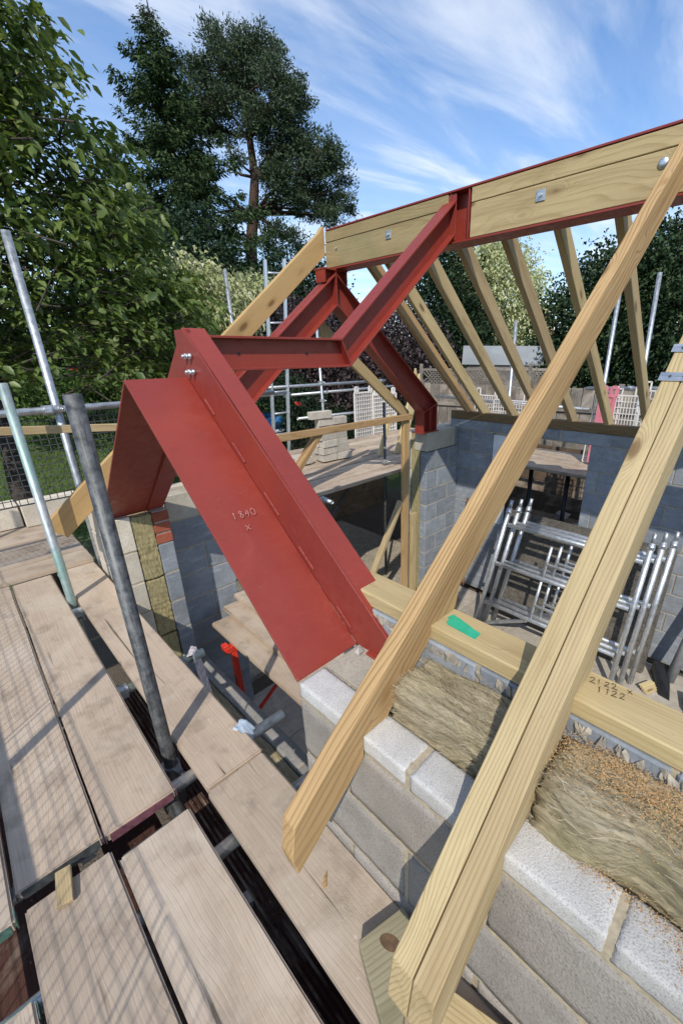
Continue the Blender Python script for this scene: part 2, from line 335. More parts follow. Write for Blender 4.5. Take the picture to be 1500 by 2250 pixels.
def tube_mesh(L, r=.0242, t=.0035, n=18):
    bm = bmesh.new(); rings = []
    for (x, rr) in ((0, r-t), (0, r), (L, r), (L, r-t)):
        rings.append([bm.verts.new((x, rr*math.cos(2*math.pi*i/n), rr*math.sin(2*math.pi*i/n))) for i in range(n)])
    ins = min(.35, L*.4)
    def band(a, b):
        for i in range(n): bm.faces.new((a[i], a[(i+1)%n], b[(i+1)%n], b[i]))
    for a, b in zip(rings, rings[1:]): band(a, b)
    for x0, ring in ((0, rings[0]), (L, rings[3])):
        xi = ins if x0 == 0 else L-ins
        q = [bm.verts.new((xi, (r-t)*math.cos(2*math.pi*i/n), (r-t)*math.sin(2*math.pi*i/n))) for i in range(n)]
        band(q, ring) if x0 == 0 else band(ring, q); bm.faces.new(q)
    bmesh.ops.recalc_face_normals(bm, faces=bm.faces)
    me = mesh_bm(bm); me.polygons.foreach_set('use_smooth', [len(p.vertices) == 4 and abs(p.normal.x) < .5 for p in me.polygons]); return me
def rod(name, p0, p1, r, mat, parent=None, n=12, t=None):
    p0, p1 = V(p0), V(p1); d = p1-p0
    return mk(name, tube_mesh(d.length, r, t or r*.15, n), mat, parent, frame(p0, d, (0,0,1) if abs(d.normalized().z) < .9 else (1,0,0)))
def coupler(p, axis, mat, parent):
    bm = bmesh.new(); n = 12; L = .055; r = .033
    for x0 in (-L/2,):
        a = [bm.verts.new((-L/2, r*math.cos(2*math.pi*i/n), r*math.sin(2*math.pi*i/n))) for i in range(n)]
        b = [bm.verts.new((L/2, r*math.cos(2*math.pi*i/n), r*math.sin(2*math.pi*i/n))) for i in range(n)]
        bm.faces.new(a[::-1]); bm.faces.new(b)
        for i in range(n): bm.faces.new((a[i], a[(i+1)%n], b[(i+1)%n], b[i]))
    def bx(x0,x1,y0,y1,z0,z1):
        vs = [bm.verts.new((x,y,z)) for z in (z0,z1) for y in (y0,y1) for x in (x0,x1)]
        for f in ((0,2,3,1),(4,5,7,6),(0,1,5,4),(2,6,7,3),(0,4,6,2),(1,3,7,5)): bm.faces.new([vs[i] for i in f])
    bx(-.02,.02,.028,.055,-.012,.012); bx(-.02,.02,-.045,-.028,-.02,.02)
    bmesh.ops.recalc_face_normals(bm, faces=bm.faces)
    fr = frame(p, axis, (.3,.2,1) if abs(V(axis).normalized().z) < .9 else (1,.3,0))
    o = mk('coupler', mesh_bm(bm), mat, parent, fr)
    rod('bolt', fr @ V((0,.05,0)), fr @ V((0,.085,0)), .008, ZINC, o, 8); rod('nut', fr @ V((0,.060,0)), fr @ V((0,.071,0)), .014, ZINC, o, 6, .006)
    return o
def pole(label, p0, p1, mat=GALV, couplers=(), group='scaffold tubes', r=.0242, name='scaffold_tube', cat='scaffold tube'):
    t = thing(name, label, cat, p0, group)
    rod('tube', p0, p1, r, mat, t, 20)
    d = V(p1)-V(p0)
    for k in couplers: coupler(V(p0)+d*k, d, GALV, t)
    return t
class MB:
    def __init__(s): s.v = []; s.f = []
    def box(s, x0,x1,y0,y1,z0,z1):
        n = len(s.v); s.v += [(x,y,z) for z in (z0,z1) for y in (y0,y1) for x in (x0,x1)]
        s.f += [tuple(n+i for i in f) for f in ((0,2,3,1),(4,5,7,6),(0,1,5,4),(2,6,7,3),(0,4,6,2),(1,3,7,5))]
    def rodq(s, p0, p1, r):
        p0, p1 = V(p0), V(p1); d = (p1-p0).normalized(); u = d.cross(V((0,0,1)) if abs(d.z) < .9 else V((1,0,0))).normalized()*r; w2 = d.cross(u)
        n = len(s.v)
        for p in (p0, p1): s.v += [tuple(p+u+w2), tuple(p-u+w2), tuple(p-u-w2), tuple(p+u-w2)]
        s.f += [(n+i, n+(i+1)%4, n+4+(i+1)%4, n+4+i) for i in range(4)] + [(n+3,n+2,n+1,n), (n+4,n+5,n+6,n+7)]
    def build(s, name, mat, parent=None, mw=None):
        me = bpy.data.meshes.new(name); me.from_pydata(s.v, [], s.f); me.update()
        return mk(name, me, mat, parent, mw)
def hsh(p, s=1.0):
    from mathutils import noise as nz
    return nz.noise(V(p)*s)
R = random.Random(7)
# ------------------------------------------------------------------ ground
def terrain(x, y):
    d = math.hypot(x-2.7, y-1.0)
    s = min(1, max(0, (d-5.5)/7.5)); s = s*s*(3-2*s)
    return -1.75 + 2.1*s + .12*math.sin(x*.35+1)*math.cos(y*.3)*s
def ground():
    xs = sorted(set([round(-14+.7*i, 3) for i in range(55)] + [-400,-200,-100,-60,-35,-22,32,45,70,110,200,400]))
    v = [(x, y, terrain(x, y)) for y in xs for x in xs]; n = len(xs)
    f = [(j*n+i, j*n+i+1, (j+1)*n+i+1, (j+1)*n+i) for j in range(n-1) for i in range(n-1)]
    me = bpy.data.meshes.new('ground'); me.from_pydata(v, [], f); me.polygons.foreach_set('use_smooth', [True]*len(f))
    m, t, b = newmat('lawn_and_soil'); c = nd(t, 'ShaderNodeTexCoord').outputs['Object']
    g = noise(t, c, 2.5, 6.0, .7); fine = noise(t, c, 45.0, 4.0, .7)
    grass = mixc(t, ramp(t, fine, [(.3, 0.0), (.7, 1.0)]), (.045, .085, .018), (.13, .19, .045))
    soil = mixc(t, g, (.09, .07, .05), (.18, .145, .11))
    dist = nd(t, 'ShaderNodeVectorMath', {0: nd(t, 'ShaderNodeVectorMath', {0: c, 1: (2.7, 1.0, -1)}, operation='SUBTRACT').outputs[0]}, operation='LENGTH').outputs['Value']
    fac = ramp(t, mth(t, 'ADD', mth(t, 'MULTIPLY', dist, .1), mth(t, 'MULTIPLY', g, .3)), [(.80, 0.0), (.92, 1.0)])
    lnk(t, mixc(t, fac, soil, grass), b.inputs['Base Color']); b.inputs['Roughness'].default_value = .95
    bump(t, b, fine, .8, .05)
    setp(mk('ground', me, m), kind='structure')
ground()
MB_f = MB(); MB_f.box(.9, 4.6, -1.2, 3.2, -1.80, -1.66); setp(MB_f.build('floor', MORG), kind='structure')
fl = bpy.data.objects['floor']
k = 0
for yy in np.arange(-1.2, 3.0, .62):
    for xx, x2 in ((.95, 2.14), (2.147, 3.33), (3.337, 4.55)):
        k += 1
        mk('floor_sheet', box_mesh(xx, x2-.006, yy, min(yy+.614, 3.15), -1.658, -1.65, .0015, 1, 'fs'), FLOOR, fl)
mg = MB(); mg.box(1.45, 5.2, 3.47, 6.2, -1.80, -1.69); setp(mg.build('gravel', block_mat('pale_gravel', (.30, .26, .20), (.44, .39, .31), .6, 38, .8)), kind='structure')
# ------------------------------------------------------------------ walls
def blockwork(parent, axis, face, depth, u0, u1, zs, mat, L=.44, j=.01, openings=(), mortar=MOR, seed=1, recess=.005, name='block', bev=.005, alt=None, sub=None):
    """courses of individual blocks with recessed mortar. axis 'y': wall runs along y and its face is x=face, going to face+depth; axis 'x': runs along x, face y=face"""
    rnd = random.Random(seed); mb = MB()
    def seg(a, z0, z1):
        s = [(u0, u1)]
        for (o0, o1, oz0, oz1) in openings:
            if z0 < oz1-.02 and z1 > oz0+.02:
                s2 = []
                for (p, q) in s:
                    if o1 <= p or o0 >= q: s2.append((p, q)); continue
                    if o0 > p: s2.append((p, o0))
                    if o1 < q: s2.append((o1, q))
                s = s2
        return s
    for r, (z0, z1) in enumerate(zip(zs, zs[1:])):
        for (p, q) in seg(r, z0, z1):
            cuts = [p]; st = u0 - (L+j)*(.5 if r % 2 else 0)
            xk = st
            while xk < q:
                if xk > p+.07 and xk < q-.07: cuts.append(xk)
                xk += L+j
            cuts.append(q)
            lo, hi = sorted((face+(recess if depth > 0 else -recess), face+depth-(recess if depth > 0 else -recess)))
            if axis == 'y': mb.box(lo, hi, p+.004, q-.004, z0-.0005, z1-.0025)
            else: mb.box(p+.004, q-.004, lo, hi, z0-.0005, z1-.0025)
            for i, (a, b2) in enumerate(zip(cuts, cuts[1:])):
                a2 = a+(j/2 if i else 0); b3 = b2-(j/2 if i < len(cuts)-2 else 0)
                l, h = b3-a2, z1-z0-j; cx, cz = (a2+b3)/2, (z0+j+z1)/2
                mm = alt(r, i) if alt and alt(r, i) else mat
                d = abs(depth)
                if axis == 'y': me = box_mesh(-d/2, d/2, -l/2, l/2, -h/2, h/2, bev, 1, mm.name); loc = (face+depth/2, cx, cz)
                else: me = box_mesh(-l/2, l/2, -d/2, d/2, -h/2, h/2, bev, 1, mm.name); loc = (cx, face+depth/2, cz)
                o = mk(name, me, mm, parent, M.Translation(V(loc)+V((rnd.uniform(-.0015,.0015), rnd.uniform(-.0015,.0015), 0))) @ M.Rotation(rnd.uniform(-.003,.003), 4, 'Z'))
    return mb.build('mortar', mortar, parent)
Z_OUT = .56
# near wall: outer leaf of dense blocks, inner leaf carrying the wall plate
nw = thing('cavity_wall', 'low front cavity wall of grey concrete blocks beside the scaffold deck, insulation open on top', 'wall', (.6, -.3, -1.75))
zo = [.56, .492, .267, .042, -.183, -.408, -.633, -.858, -1.083, -1.308, -1.533, -1.75][::-1]
blockwork(nw, 'y', .545, .10, -1.36, .89, zo, BLK, .44, .014, (), MOR, 3, .004, 'block', .004, lambda r, i: BLKT if r == len(zo)-2 else None)
zi = [.712, .62, .395, .17, -.055, -.28, -.505, -.73, -.955, -1.18, -1.405, -1.65][::-1]
blockwork(nw, 'y', .815, .12, -1.36, .93, zi, BLKG, .44, .01, (), MOR, 4, .006)
# ragged mortar and broken block bits under the plate
rb = MB(); rr = random.Random(5)
bm = bmesh.new()
for i in range(150):
    y = rr.uniform(-.75, .9); s = rr.uniform(.004, .012)
    vs = [bm.verts.new((.812+rr.uniform(-.004,.004)+s*rr.uniform(-.35,.3), y+s*rr.uniform(-1.4,1.4), .697+rr.uniform(-.024,.014)+s*rr.uniform(-.45,.45))) for _ in range(9)]
    bmesh.ops.convex_hull(bm, input=vs)
mk('mortar_rubble', mesh_bm(bm), MORP, nw)['kind'] = 'stuff'
# cavity closer slab at the end of the near wall (rough mortar bed under the steel foot)
mk('mortar_bed', box_mesh(.648, .93, .66, .90, .40, .552, .008, 2), BLKP, nw)
# nib + gable wall at the far left, cut end showing block, insulation, brick
lw = thing('cavity_wall', 'cut end of the far left cavity wall under the red frame, cream block outside, grey block inside', 'wall', (.8, 3.0, -1.75))
zn = [.545, .302, .076, -.151, -.384, -.609, -.834, -1.059, -1.284, -1.509, -1.75][::-1]
blockwork(lw, 'y', .585, .10, 2.885, 3.55, zn, BLKC, .44, .01, (), MOR, 11, .004)
blockwork(lw, 'y', .815, .10, 2.885, 3.14, [z for z in zn if z < .31], BLKG, .44, .01, (), MOR, 12, .004)
for z0, z1 in ((.308,.375),(.387,.454),(.466,.533)):
    mk('brick', box_mesh(.812, .916, 2.885, 3.10, z0, z1, .004, 1), BRICK, lw)
def chip(o, seed, amp=.007):
    me = o.data; xs = [v.co.x for v in me.vertices]; ys = [v.co.y for v in me.vertices]; zs = [v.co.z for v in me.vertices]
    hx, hy, hz = max(xs), max(ys), max(zs); bm = bmesh.new(); bmesh.ops.create_cube(bm, size=2.0)
    for v in bm.verts: v.co = V((v.co.x*hx, v.co.y*hy, v.co.z*hz))
    for ax, cuts in ((0, 10), (1, 40), (2, 7)):
        bmesh.ops.subdivide_edges(bm, edges=[e for e in bm.edges if abs((e.verts[0].co-e.verts[1].co)[ax]) > 1e-4 and abs((e.verts[0].co-e.verts[1].co).length-abs((e.verts[0].co-e.verts[1].co)[ax])) < 1e-5], cuts=cuts, use_grid_fill=True)
    for v in bm.verts:
        p = v.co.copy(); e = sorted((hx-abs(p.x), hy-abs(p.y), hz-abs(p.z))); near = max(0, 1-e[1]/.012)
        n = hsh(p+V((seed,0,0)), 38)*.7+hsh(p+V((seed,3,0)), 110)*.5
        d = near*(.0022+max(0, n)*amp)+hsh(p+V((seed,7,0)), 160)*.0004
        v.co = p-V((math.copysign(1,p.x) if hx-abs(p.x) < .013 else 0, math.copysign(1,p.y) if hy-abs(p.y) < .013 else 0, math.copysign(1,p.z) if hz-abs(p.z) < .013 else 0)).normalized()*d
    m2 = mesh_bm(bm, 0, 1, True); m2.materials.append(me.materials[0]); o.data = m2
for k_, o in enumerate([o for o in nw.children if o.name.startswith('block') and o.data.materials[0] == BLKT]): chip(o, k_*3.7, .005)
for k_, o in enumerate([o for o in nw.children if o.name.startswith('block') and o.data.materials[0] == BLK and o.matrix_basis.translation.z > -.1]): chip(o, 50+k_*3.7, .004)
mbm = MB(); mbm.box(.82, .91, 2.892, 3.095, .298, .54); mbm.build('brick_mortar', MORG, lw)
zg = [.545, .335, .098, -.13, -.347, -.577, -.802, -1.027, -1.252, -1.477, -1.65][::-1]
blockwork(lw, 'x', 3.15, .10, .99, 1.425, zg, BLKG, .44, .01, (), MOR, 13, .005, 'block', .004, lambda r, i: BLKP if r == len(zg)-2 else None)
blockwork(lw, 'x', 3.36, .10, .69, 1.425, zn, BLKC, .44, .01, (), MOR, 14, .005)
# low inner leaf and outer leaf across the opening
BLKS2 = block_mat('grey_stub_block', (.25, .245, .235), (.35, .34, .33), .3, 110, .4)
lo_ = thing('cavity_wall', 'low stub of cavity wall below the deck boards, grey block top beside old insulation', 'wall', (.9, 2.0, -1.75))
blockwork(lo_, 'y', .918, .10, .945, 3.14, [-1.65, -1.475, -1.25, -1.025, -.80], BLKS2, .44, .01, (), MOR, 21, .004)
blockwork(lo_, 'y', .60, .10, .95, 2.88, [-1.75, -1.525, -1.30, -1.075, -.86], BLK, .44, .01, (), MOR, 22, .004)
# far wall with window, and right pier of the gable
fw = thing('block_wall', 'far inner wall of blue-grey blocks with an unglazed window opening', 'wall', (4.69, 1.0, -1.65))
WY0, WY1, WZ0, WZ1 = 1.435, 2.60, -.62, .577
zf = [.705, .577, .296, .071, -.157, -.382, -.607, -.832, -1.057, -1.282, -1.65][::-1]
def far_alt(r, i): return None
blockwork(fw, 'y', 4.69, .10, -1.6, 3.24, zf, BLKG, .44, .01, ((WY0, WY1, WZ0, WZ1),), MOR, 31, .006)
mk('lintel_block', box_mesh(4.687, 4.79, WY0-.19, WY0+.30, .583, .699, .004), BLKG, fw)
mk('cavity_closer', box_mesh(4.70, 4.78, 2.40, 2.595, -.60, .56, .004), WHITEP, fw)
pr = thing('block_wall', 'right pier of the gable opening in pale grey blocks with a beige padstone on top', 'wall', (4.3, 3.15, -1.65))
zp = [.37, .121, -.111, -.322, -.549, -.774, -.999, -1.224, -1.449, -1.65][::-1]
blockwork(pr, 'x', 3.10, .10, 4.015, 4.686, zp, BLKG, .44, .01, (), MOR, 33, .004)
mk('padstone', box_mesh(4.015, 4.60, 3.10, 3.30, .38, .615, .006), BLKP, pr)
mk('block', box_mesh(4.61, 4.685, 3.104, 3.2, .38, .61, .005), BLKG, pr)
blockwork(pr, 'x', 3.36, .10, 4.015, 4.90, zp+[.60], BLKC, .44, .01, (), MOR, 34, .004)
mk('insulation', box_mesh(4.022, 4.65, 3.205, 3.355, -1.6, .60, .01, 2), None, pr)
# ------------------------------------------------------------------ mineral wool
def wool_mat():
    m, t, b = newmat('mineral_wool'); c = nd(t, 'ShaderNodeTexCoord').outputs['Object']
    w1 = noise(t, nd(t, 'ShaderNodeMapping', {'Vector': c, 'Scale': (34, 5, 46)}).outputs[0], 1.9, 9.0, .74, 1.0)
    w2 = noise(t, c, 6.0, 5.0, .6)
    col = mixc(t, ramp(t, w1, [(.30, 0.0), (.68, 1.0)]), (.15, .115, .06), (.52, .45, .32))
    col = mixc(t, ramp(t, w2, [(.45, 0.0), (.68, .55)]), col, (.235, .215, .095))
    lnk(t, col, b.inputs['Base Color']); b.inputs['Roughness'].default_value = .95; b.inputs['Specular IOR Level'].default_value = .1
    bump(t, b, w1, .7, .01); return m
WOOL = wool_mat()
def woolY_mat():
    m, t, b = newmat('yellow_mineral_wool'); c = nd(t, 'ShaderNodeTexCoord').outputs['Object']
    w1 = noise(t, nd(t, 'ShaderNodeMapping', {'Vector': c, 'Scale': (40, 40, 9)}).outputs[0], 2.0, 6.0, .7, .6)
    col = mixc(t, ramp(t, w1, [(.3, 0.0), (.7, 1.0)]), (.22, .175, .085), (.46, .40, .22))
    lnk(t, col, b.inputs['Base Color']); b.inputs['Roughness'].default_value = .95; b.inputs['Specular IOR Level'].default_value = .1
    bump(t, b, w1, .8, .01); return m
WOOLY = woolY_mat()
bpy.data.objects['insulation'].data.materials.clear(); bpy.data.objects['insulation'].data.materials.append(WOOLY)
def wool_batt(label, x0,x1,y0,y1,z0,z1, seed, fibres=1600, crush=.0, name='insulation_batt', mat=WOOL, amp=.012):
    t = thing(name, label, 'insulation', ((x0+x1)/2, (y0+y1)/2, z0), 'mineral wool in the wall cavities')
    bm = bmesh.new(); bmesh.ops.create_cube(bm, size=1.0)
    for v in bm.verts: v.co = V(((x0+x1)/2+v.co.x*(x1-x0), (y0+y1)/2+v.co.y*(y1-y0), (z0+z1)/2+v.co.z*(z1-z0)))
    bmesh.ops.subdivide_edges(bm, edges=list(bm.edges), cuts=40, use_grid_fill=True)
    bmesh.ops.recalc_face_normals(bm, faces=bm.faces)
    ctr = V(((x0+x1)/2, (y0+y1)/2, (z0+z1)/2))
    for v in bm.verts:
        p = v.co.copy(); s = V((seed, seed*1.7, 0))
        q = V((p.x*1.0, p.y*.35, p.z*1.6))
        q2 = V((p.x, p.y*.16+.02*math.sin(p.x*60), p.z)); n = hsh(q+s, 14)*.5+hsh(q2+s, 45)*.45+hsh(q2+s, 90)*.3
        nn = V((p.x-ctr.x, (p.y-ctr.y)*.25, p.z-ctr.z)).normalized()
        lam = math.sin(p.z*150+hsh(p+s, 9)*5)*.35 if p.z < z1-.008 else 0
        v.co = p+nn*(n+lam)*amp*1.4
        if crush and p.x < x0+.05: v.co.x += (hsh(V((0,p.y,p.z))+s, 7)*.03+.012*math.sin(p.y*19+seed))*crush; v.co.z += hsh(V((p.x,p.y,0))+s, 6)*.022*crush
        if p.z > z1-.01: v.co.z += hsh(V((p.x,p.y*.6,0))+s, 8)*.012
    me = mesh_bm(bm, 0, 1, True); o = mk('batt', me, mat, t)
    rnd = np.random.default_rng(seed); nv = len(me.vertices)
    co = np.empty(nv*3); me.vertices.foreach_get('co', co); co = co.reshape(-1, 3); no = np.empty(nv*3); me.vertices.foreach_get('normal', no); no = no.reshape(-1, 3)
    idx = rnd.integers(0, nv, fibres); vs, fs = [], []
    for i in idx:
        p = co[i]+rnd.normal(0, .006, 3); d = np.array([rnd.normal(0,.22), rnd.choice([-1,1])*rnd.uniform(.7,1), rnd.normal(0,.22)]); d -= no[i]*(np.dot(d, no[i])-rnd.uniform(0,.55)); d /= np.linalg.norm(d)
        L = rnd.uniform(.008, .034); s = np.cross(d, no[i]); s /= (np.linalg.norm(s)+1e-6); wd = rnd.uniform(.00016, .00042); bow = no[i]*rnd.uniform(.001,.007)
        n0 = len(vs)
        for kq, h in ((0, 0), (.5, 1), (1, rnd.uniform(0,1))):
            c = p+d*L*kq+bow*h+s*rnd.normal(0,.0015); vs += [tuple(c-s*wd), tuple(c+s*wd)]
        fs += [(n0,n0+1,n0+3,n0+2), (n0+2,n0+3,n0+5,n0+4)]
    fm = bpy.data.meshes.new('fibres'); fm.from_pydata(vs, [], fs); fo = mk('loose_fibres', fm, FIB, t); fo['kind'] = 'stuff'
    return t
FIB = leaf_mat('wool_fibre', (.20, .155, .085), (.54, .47, .33), None, .15, .1)
wool_batt('tufty brown-green mineral wool batt between the single rafter and the double rafter', .655, .808, .300, .595, .35, .662, 1, 12000, .5, 'insulation_batt', WOOL, .014)
wool_batt('sawdust-strewn crumpled mineral wool batt right of the double rafter', .650, .808, -.75, .190, .33, .668, 2, 17000, 1.3, 'insulation_batt', WOOL, .016)
wool_batt('yellow insulation slab, topmost in the cut wall end below the red frame', .692, .808, 2.888, 3.34, .078, .535, 3, 700, 0, 'insulation_slab', WOOLY, .006)
wool_batt('yellow insulation slab, middle one in the cut wall end', .692, .808, 2.890, 3.34, -.374, .068, 4, 700, 0, 'insulation_slab', WOOLY, .006)
wool_batt('yellow insulation slab, lowest one in the cut wall end', .692, .808, 2.895, 3.34, -.95, -.39, 5, 500, 0, 'insulation_slab', WOOLY, .006)
wool_batt('dirty mineral wool along the low wall stub under the deck', .71, .910, .96, 2.87, -1.4, -.83, 6, 1800, .6)
# sawdust on the wool and the blocks
def crumbs(name, label, boxes, n, size, mat, seed, cat='sawdust', kind='stuff'):
    rnd = np.random.default_rng(seed); vs, fs = [], []
    for _ in range(n):
        cx, cy, sx, sy, zf = boxes[rnd.integers(len(boxes))]
        p = np.array([rnd.normal(cx, sx), rnd.normal(cy, sy), 0]); p[2] = zf(p[0], p[1]) if callable(zf) else zf
        s = size*rnd.uniform(.4, 1.3); n0 = len(vs); a = rnd.uniform(0, 6.28)
        for i in range(3): vs.append((p[0]+s*math.cos(a+i*2.1)*rnd.uniform(.5,1), p[1]+s*math.sin(a+i*2.1)*rnd.uniform(.5,1), p[2]+.0008))
        vs.append((p[0], p[1], p[2]+s*.7)); fs += [(n0,n0+1,n0+3), (n0+1,n0+2,n0+3), (n0+2,n0,n0+3)]
    me = bpy.data.meshes.new(name); me.from_pydata(vs, [], fs); o = mk(name, me, mat); setp(o, label, cat, None, kind); return o
SAWL = leaf_mat('sawdust_grain', (.34, .17, .06), (.62, .40, .19), None, .1, .05)
crumbs('sawdust', 'orange sawdust scattered over the insulation right of the double rafter', [(.745, -.03, .045, .13, .684), (.775, .05, .03, .10, .682), (.77, -.25, .03, .2, .684)], 7500, .0023, SAWL, 1)
crumbs('sawdust', 'trail of sawdust along the block tops beside the insulation', [(.628, -.10, .014, .07, .561), (.60, -.115, .02, .015, .561), (.635, .06, .01, .06, .561)], 1500, .002, SAWL, 2)
SAWP = leaf_mat('pale_sawdust', (.42, .33, .2), (.62, .52, .36), None, .1, .05)
crumbs('sawdust', 'pale sawdust on the deck board below the rafter tail', [(.47, .60, .03, .05, .0005), (.46, .55, .05, .08, .0005)], 800, .0016, SAWP, 3)
# ------------------------------------------------------------------ timber
SL = math.tan(rad(39.4)); XD = (math.cos(rad(39.4)), 0, math.sin(rad(39.4))); ZD = (-XD[2], 0, XD[0])
wp = thing('wall_plate', 'treated timber wall plate along the inner leaf, green tape and pencil figures on its top', 'wall plate', (.88, .2, .715))
bar('plate', (.88, -1.3, .738), (.88, .962, .738), .118, .048, TIM, wp, (0,0,1), .004)
def sheet(name, pts, th, mat, parent=None):
    bm = bmesh.new(); a = [bm.verts.new(p) for p in pts]; b = [bm.verts.new((p[0], p[1], p[2]+th)) for p in pts]; n = len(pts)
    bm.faces.new(a); bm.faces.new(b)
    for i in range(n): bm.faces.new((a[i], a[(i+1)%n], b[(i+1)%n], b[i]))
    bmesh.ops.recalc_face_normals(bm, faces=bm.faces); return mk(name, mesh_bm(bm), mat, parent)
g = sheet('green_tape', [(0.91, 0.584, 0.7625), (0.883, 0.59, 0.7625), (0.877, 0.579, 0.7625), (0.864, 0.58, 0.7625), (0.855, 0.57, 0.7625), (0.849, 0.475, 0.7625), (0.881, 0.476, 0.7625), (0.886, 0.504, 0.7625), (0.89, 0.513, 0.7625), (0.902, 0.558, 0.7625), (0.905, 0.576, 0.7625)], .0012, GREENT)
setp(g, 'strip of torn green tape stuck on the wall plate', 'tape')
STROKES = {'0': [[(.5,1),(.2,.85),(.1,.5),(.2,.12),(.5,0),(.8,.15),(.9,.5),(.75,.88),(.45,1)]], '1': [[(.35,.78),(.55,1),(.5,0)]], '2': [[(.1,.78),(.35,1),(.75,.92),(.72,.6),(.1,.02),(.45,.06),(.95,.0)]],
 '4': [[(.55,1),(.1,.42),(.9,.45)],[(.68,.8),(.62,-.05)]], '8': [[(.75,.85),(.45,1),(.2,.8),(.45,.55),(.8,.25),(.5,0),(.15,.2),(.5,.55),(.75,.85)]], 'x': [[(.1,.65),(.85,.05)],[(.8,.7),(.15,.0)]], ' ': []}
def text(body, loc, size, rot, mat, parent, name='pencil_text', wd=.0008):
    mb = MB(); rn_ = random.Random(len(body)); yy = 0
    for line in body.split(chr(10)):
        xx = 0
        for ch in line:
            dy = rn_.uniform(-.08,.08); sc_ = rn_.uniform(.85,1.1); sk = rn_.uniform(-.05,.15)
            for st in STROKES[ch]:
                pts = [((xx+(px_*.62+sk*py_)*sc_+rn_.uniform(-.02,.02))*size, (yy+dy+py_*sc_*.9)*size, .0003) for px_, py_ in st]
                for a, b in zip(pts, pts[1:]): mb.rodq(a, b, wd*rn_.uniform(.6,1.1))
            xx += .72*rn_.uniform(.9,1.1)
        yy -= 1.12
    return mb.build(name, mat, parent, M.Translation(V(loc)) @ rot)
rt = M.Rotation(rad(-74), 4, 'Z')
text('2122 x\n 1122', (.895, .190, .7625), .022, rt, PENCIL, wp)
def rafter(label, pts_xz, y0, w, mat, group, top_bev=.004, name='rafter', knots=None):
    t = thing(name, label, 'rafter', (pts_xz[0][0], y0, pts_xz[0][1]), group)
    prism('timber', [(p[0], y0, p[1]) for p in pts_xz], (0, w, 0), mat, t, XD, ZD, .003); return t
def near_profile(dt=0.0, db=0.0, xe=2.676):
    top = lambda x: .471+dt+SL*(x-.315); bot = lambda x: .304+db+SL*(x-.312)
    return [(.312, bot(.312)), (.299, .372+dt), (.315, top(.315)), (xe, top(xe)), (xe, bot(xe)), (.955, bot(.955)), (.940, .764), (.820, .764), (.820, max(bot(.82), .70)), (.790, bot(.790)), (.640, bot(.640)), (.636, .563), (.542, .563), (.542, bot(.542))]
NG = 'near side rafters on the front wall'
r1 = rafter('single orange-grained front rafter, its tail hanging over the deck left of the double rafter', near_profile(), .600, .047, TIM2, NG)
r2 = rafter('right-hand timber of the doubled front rafter, strongly ribbed on top', near_profile(-.026,-.012), .197, .047, TIM3, NG)
r3 = rafter('left-hand timber of the doubled front rafter, with a dark round knot', near_profile(-.024,-.010), .2465, .047, TIM3, NG)
# steel straps that tie the doubled rafter together
for nm, x0, x1, lab in (('metal_strap', 1.49, 1.525, 'lower galvanised strap across the doubled rafter'), ('metal_strap', 1.585, 1.62, 'upper galvanised strap across the doubled rafter')):
    t = thing(nm, lab, 'strap', (x0, .245, 1.3), 'straps on the doubled rafter')
    zt = .471-.026+SL*(x0-.315); a = V((x0, .190, zt)); e = V((XD[0], 0, XD[2]))*.034; nz_ = V(ZD)
    prism('band', [a+nz_*.004, a+e+nz_*.004, a+e+nz_*.006, a+nz_*.006], (0, .112, 0), ZINC, t, (0,1,0), (0,0,1))
    prism('side_leg', [V((x0,.195,zt))+nz_*.006, V((x0,.195,zt))+e+nz_*.006, V((x0,.195,zt))+e-nz_*.09, V((x0,.195,zt))-nz_*.09], (0, -.003, 0), ZINC, t, XD, ZD)
    for q in (.215, .24, .275): rod('nail', a+e*.5+nz_*.006+V((0,q-.19,0)), a+e*.5+nz_*.0085+V((0,q-.19,0)), .004, GALVD, t, 8)
    for q in (.03, .065): rod('nail', V((x0,.192,zt))+e*.5-nz_*q, V((x0,.189,zt))+e*.5-nz_*q, .004, GALVD, t, 8)
# ridge: steel beam packed with timber
rg = thing('ridge_beam', 'red steel ridge beam packed with timber boards, running across the top', 'ridge beam', (2.76, 1.3, 2.18))
mk('web', box_mesh(2.754, 2.766, -1.3, 3.21, 2.19, 2.465), RED, rg)
mk('top_flange', box_mesh(2.682, 2.84, -1.3, 3.21, 2.466, 2.478, .002), RED, rg)
mk('bottom_flange', box_mesh(2.680, 2.84, -1.3, 3.16, 2.177, 2.189, .002), RED, rg)
for side in (0, 1):
    x0, x1 = ((2.686, 2.752) if side == 0 else (2.768, 2.836))
    for (ya, yb) in ((1.955, 3.225), (-1.3, 1.775)):
        for (za, zb) in ((2.193, 2.380), (2.384, 2.463)):
            ye = yb
            if yb > 3: ye = yb if za < 2.3 else yb-.004
            xc, zc2 = (x0+x1)/2, (za+zb)/2
            bar('packer_board', (xc, ya, zc2), (xc, ye, zc2), x1-x0, zb-za, TIMD if yb > 3 else TIM, rg, (0,0,1), .003)
def washer(p, s=.055):
    wo = mk('square_washer', box_mesh(-.004, 0, -s/2, s/2, -s/2, s/2, .001), GALV, rg, M.Translation(V(p)))
    rod('bolt', V(p)+V((-.004,0,0)), V(p)+V((-.018,0,0)), .010, ZINC, wo, 8, .008)
washer((2.684, 1.312, 2.325)); washer((2.684, 2.487, 2.325))
bm = bmesh.new(); bmesh.ops.create_uvsphere(bm, u_segments=14, v_segments=8, radius=.024)
for v in bm.verts: v.co.x *= .45
mk('dome_bolt', mesh_bm(bm, 0, 1, True), ZINC, rg, M.Translation((2.684, .712, 2.328)))
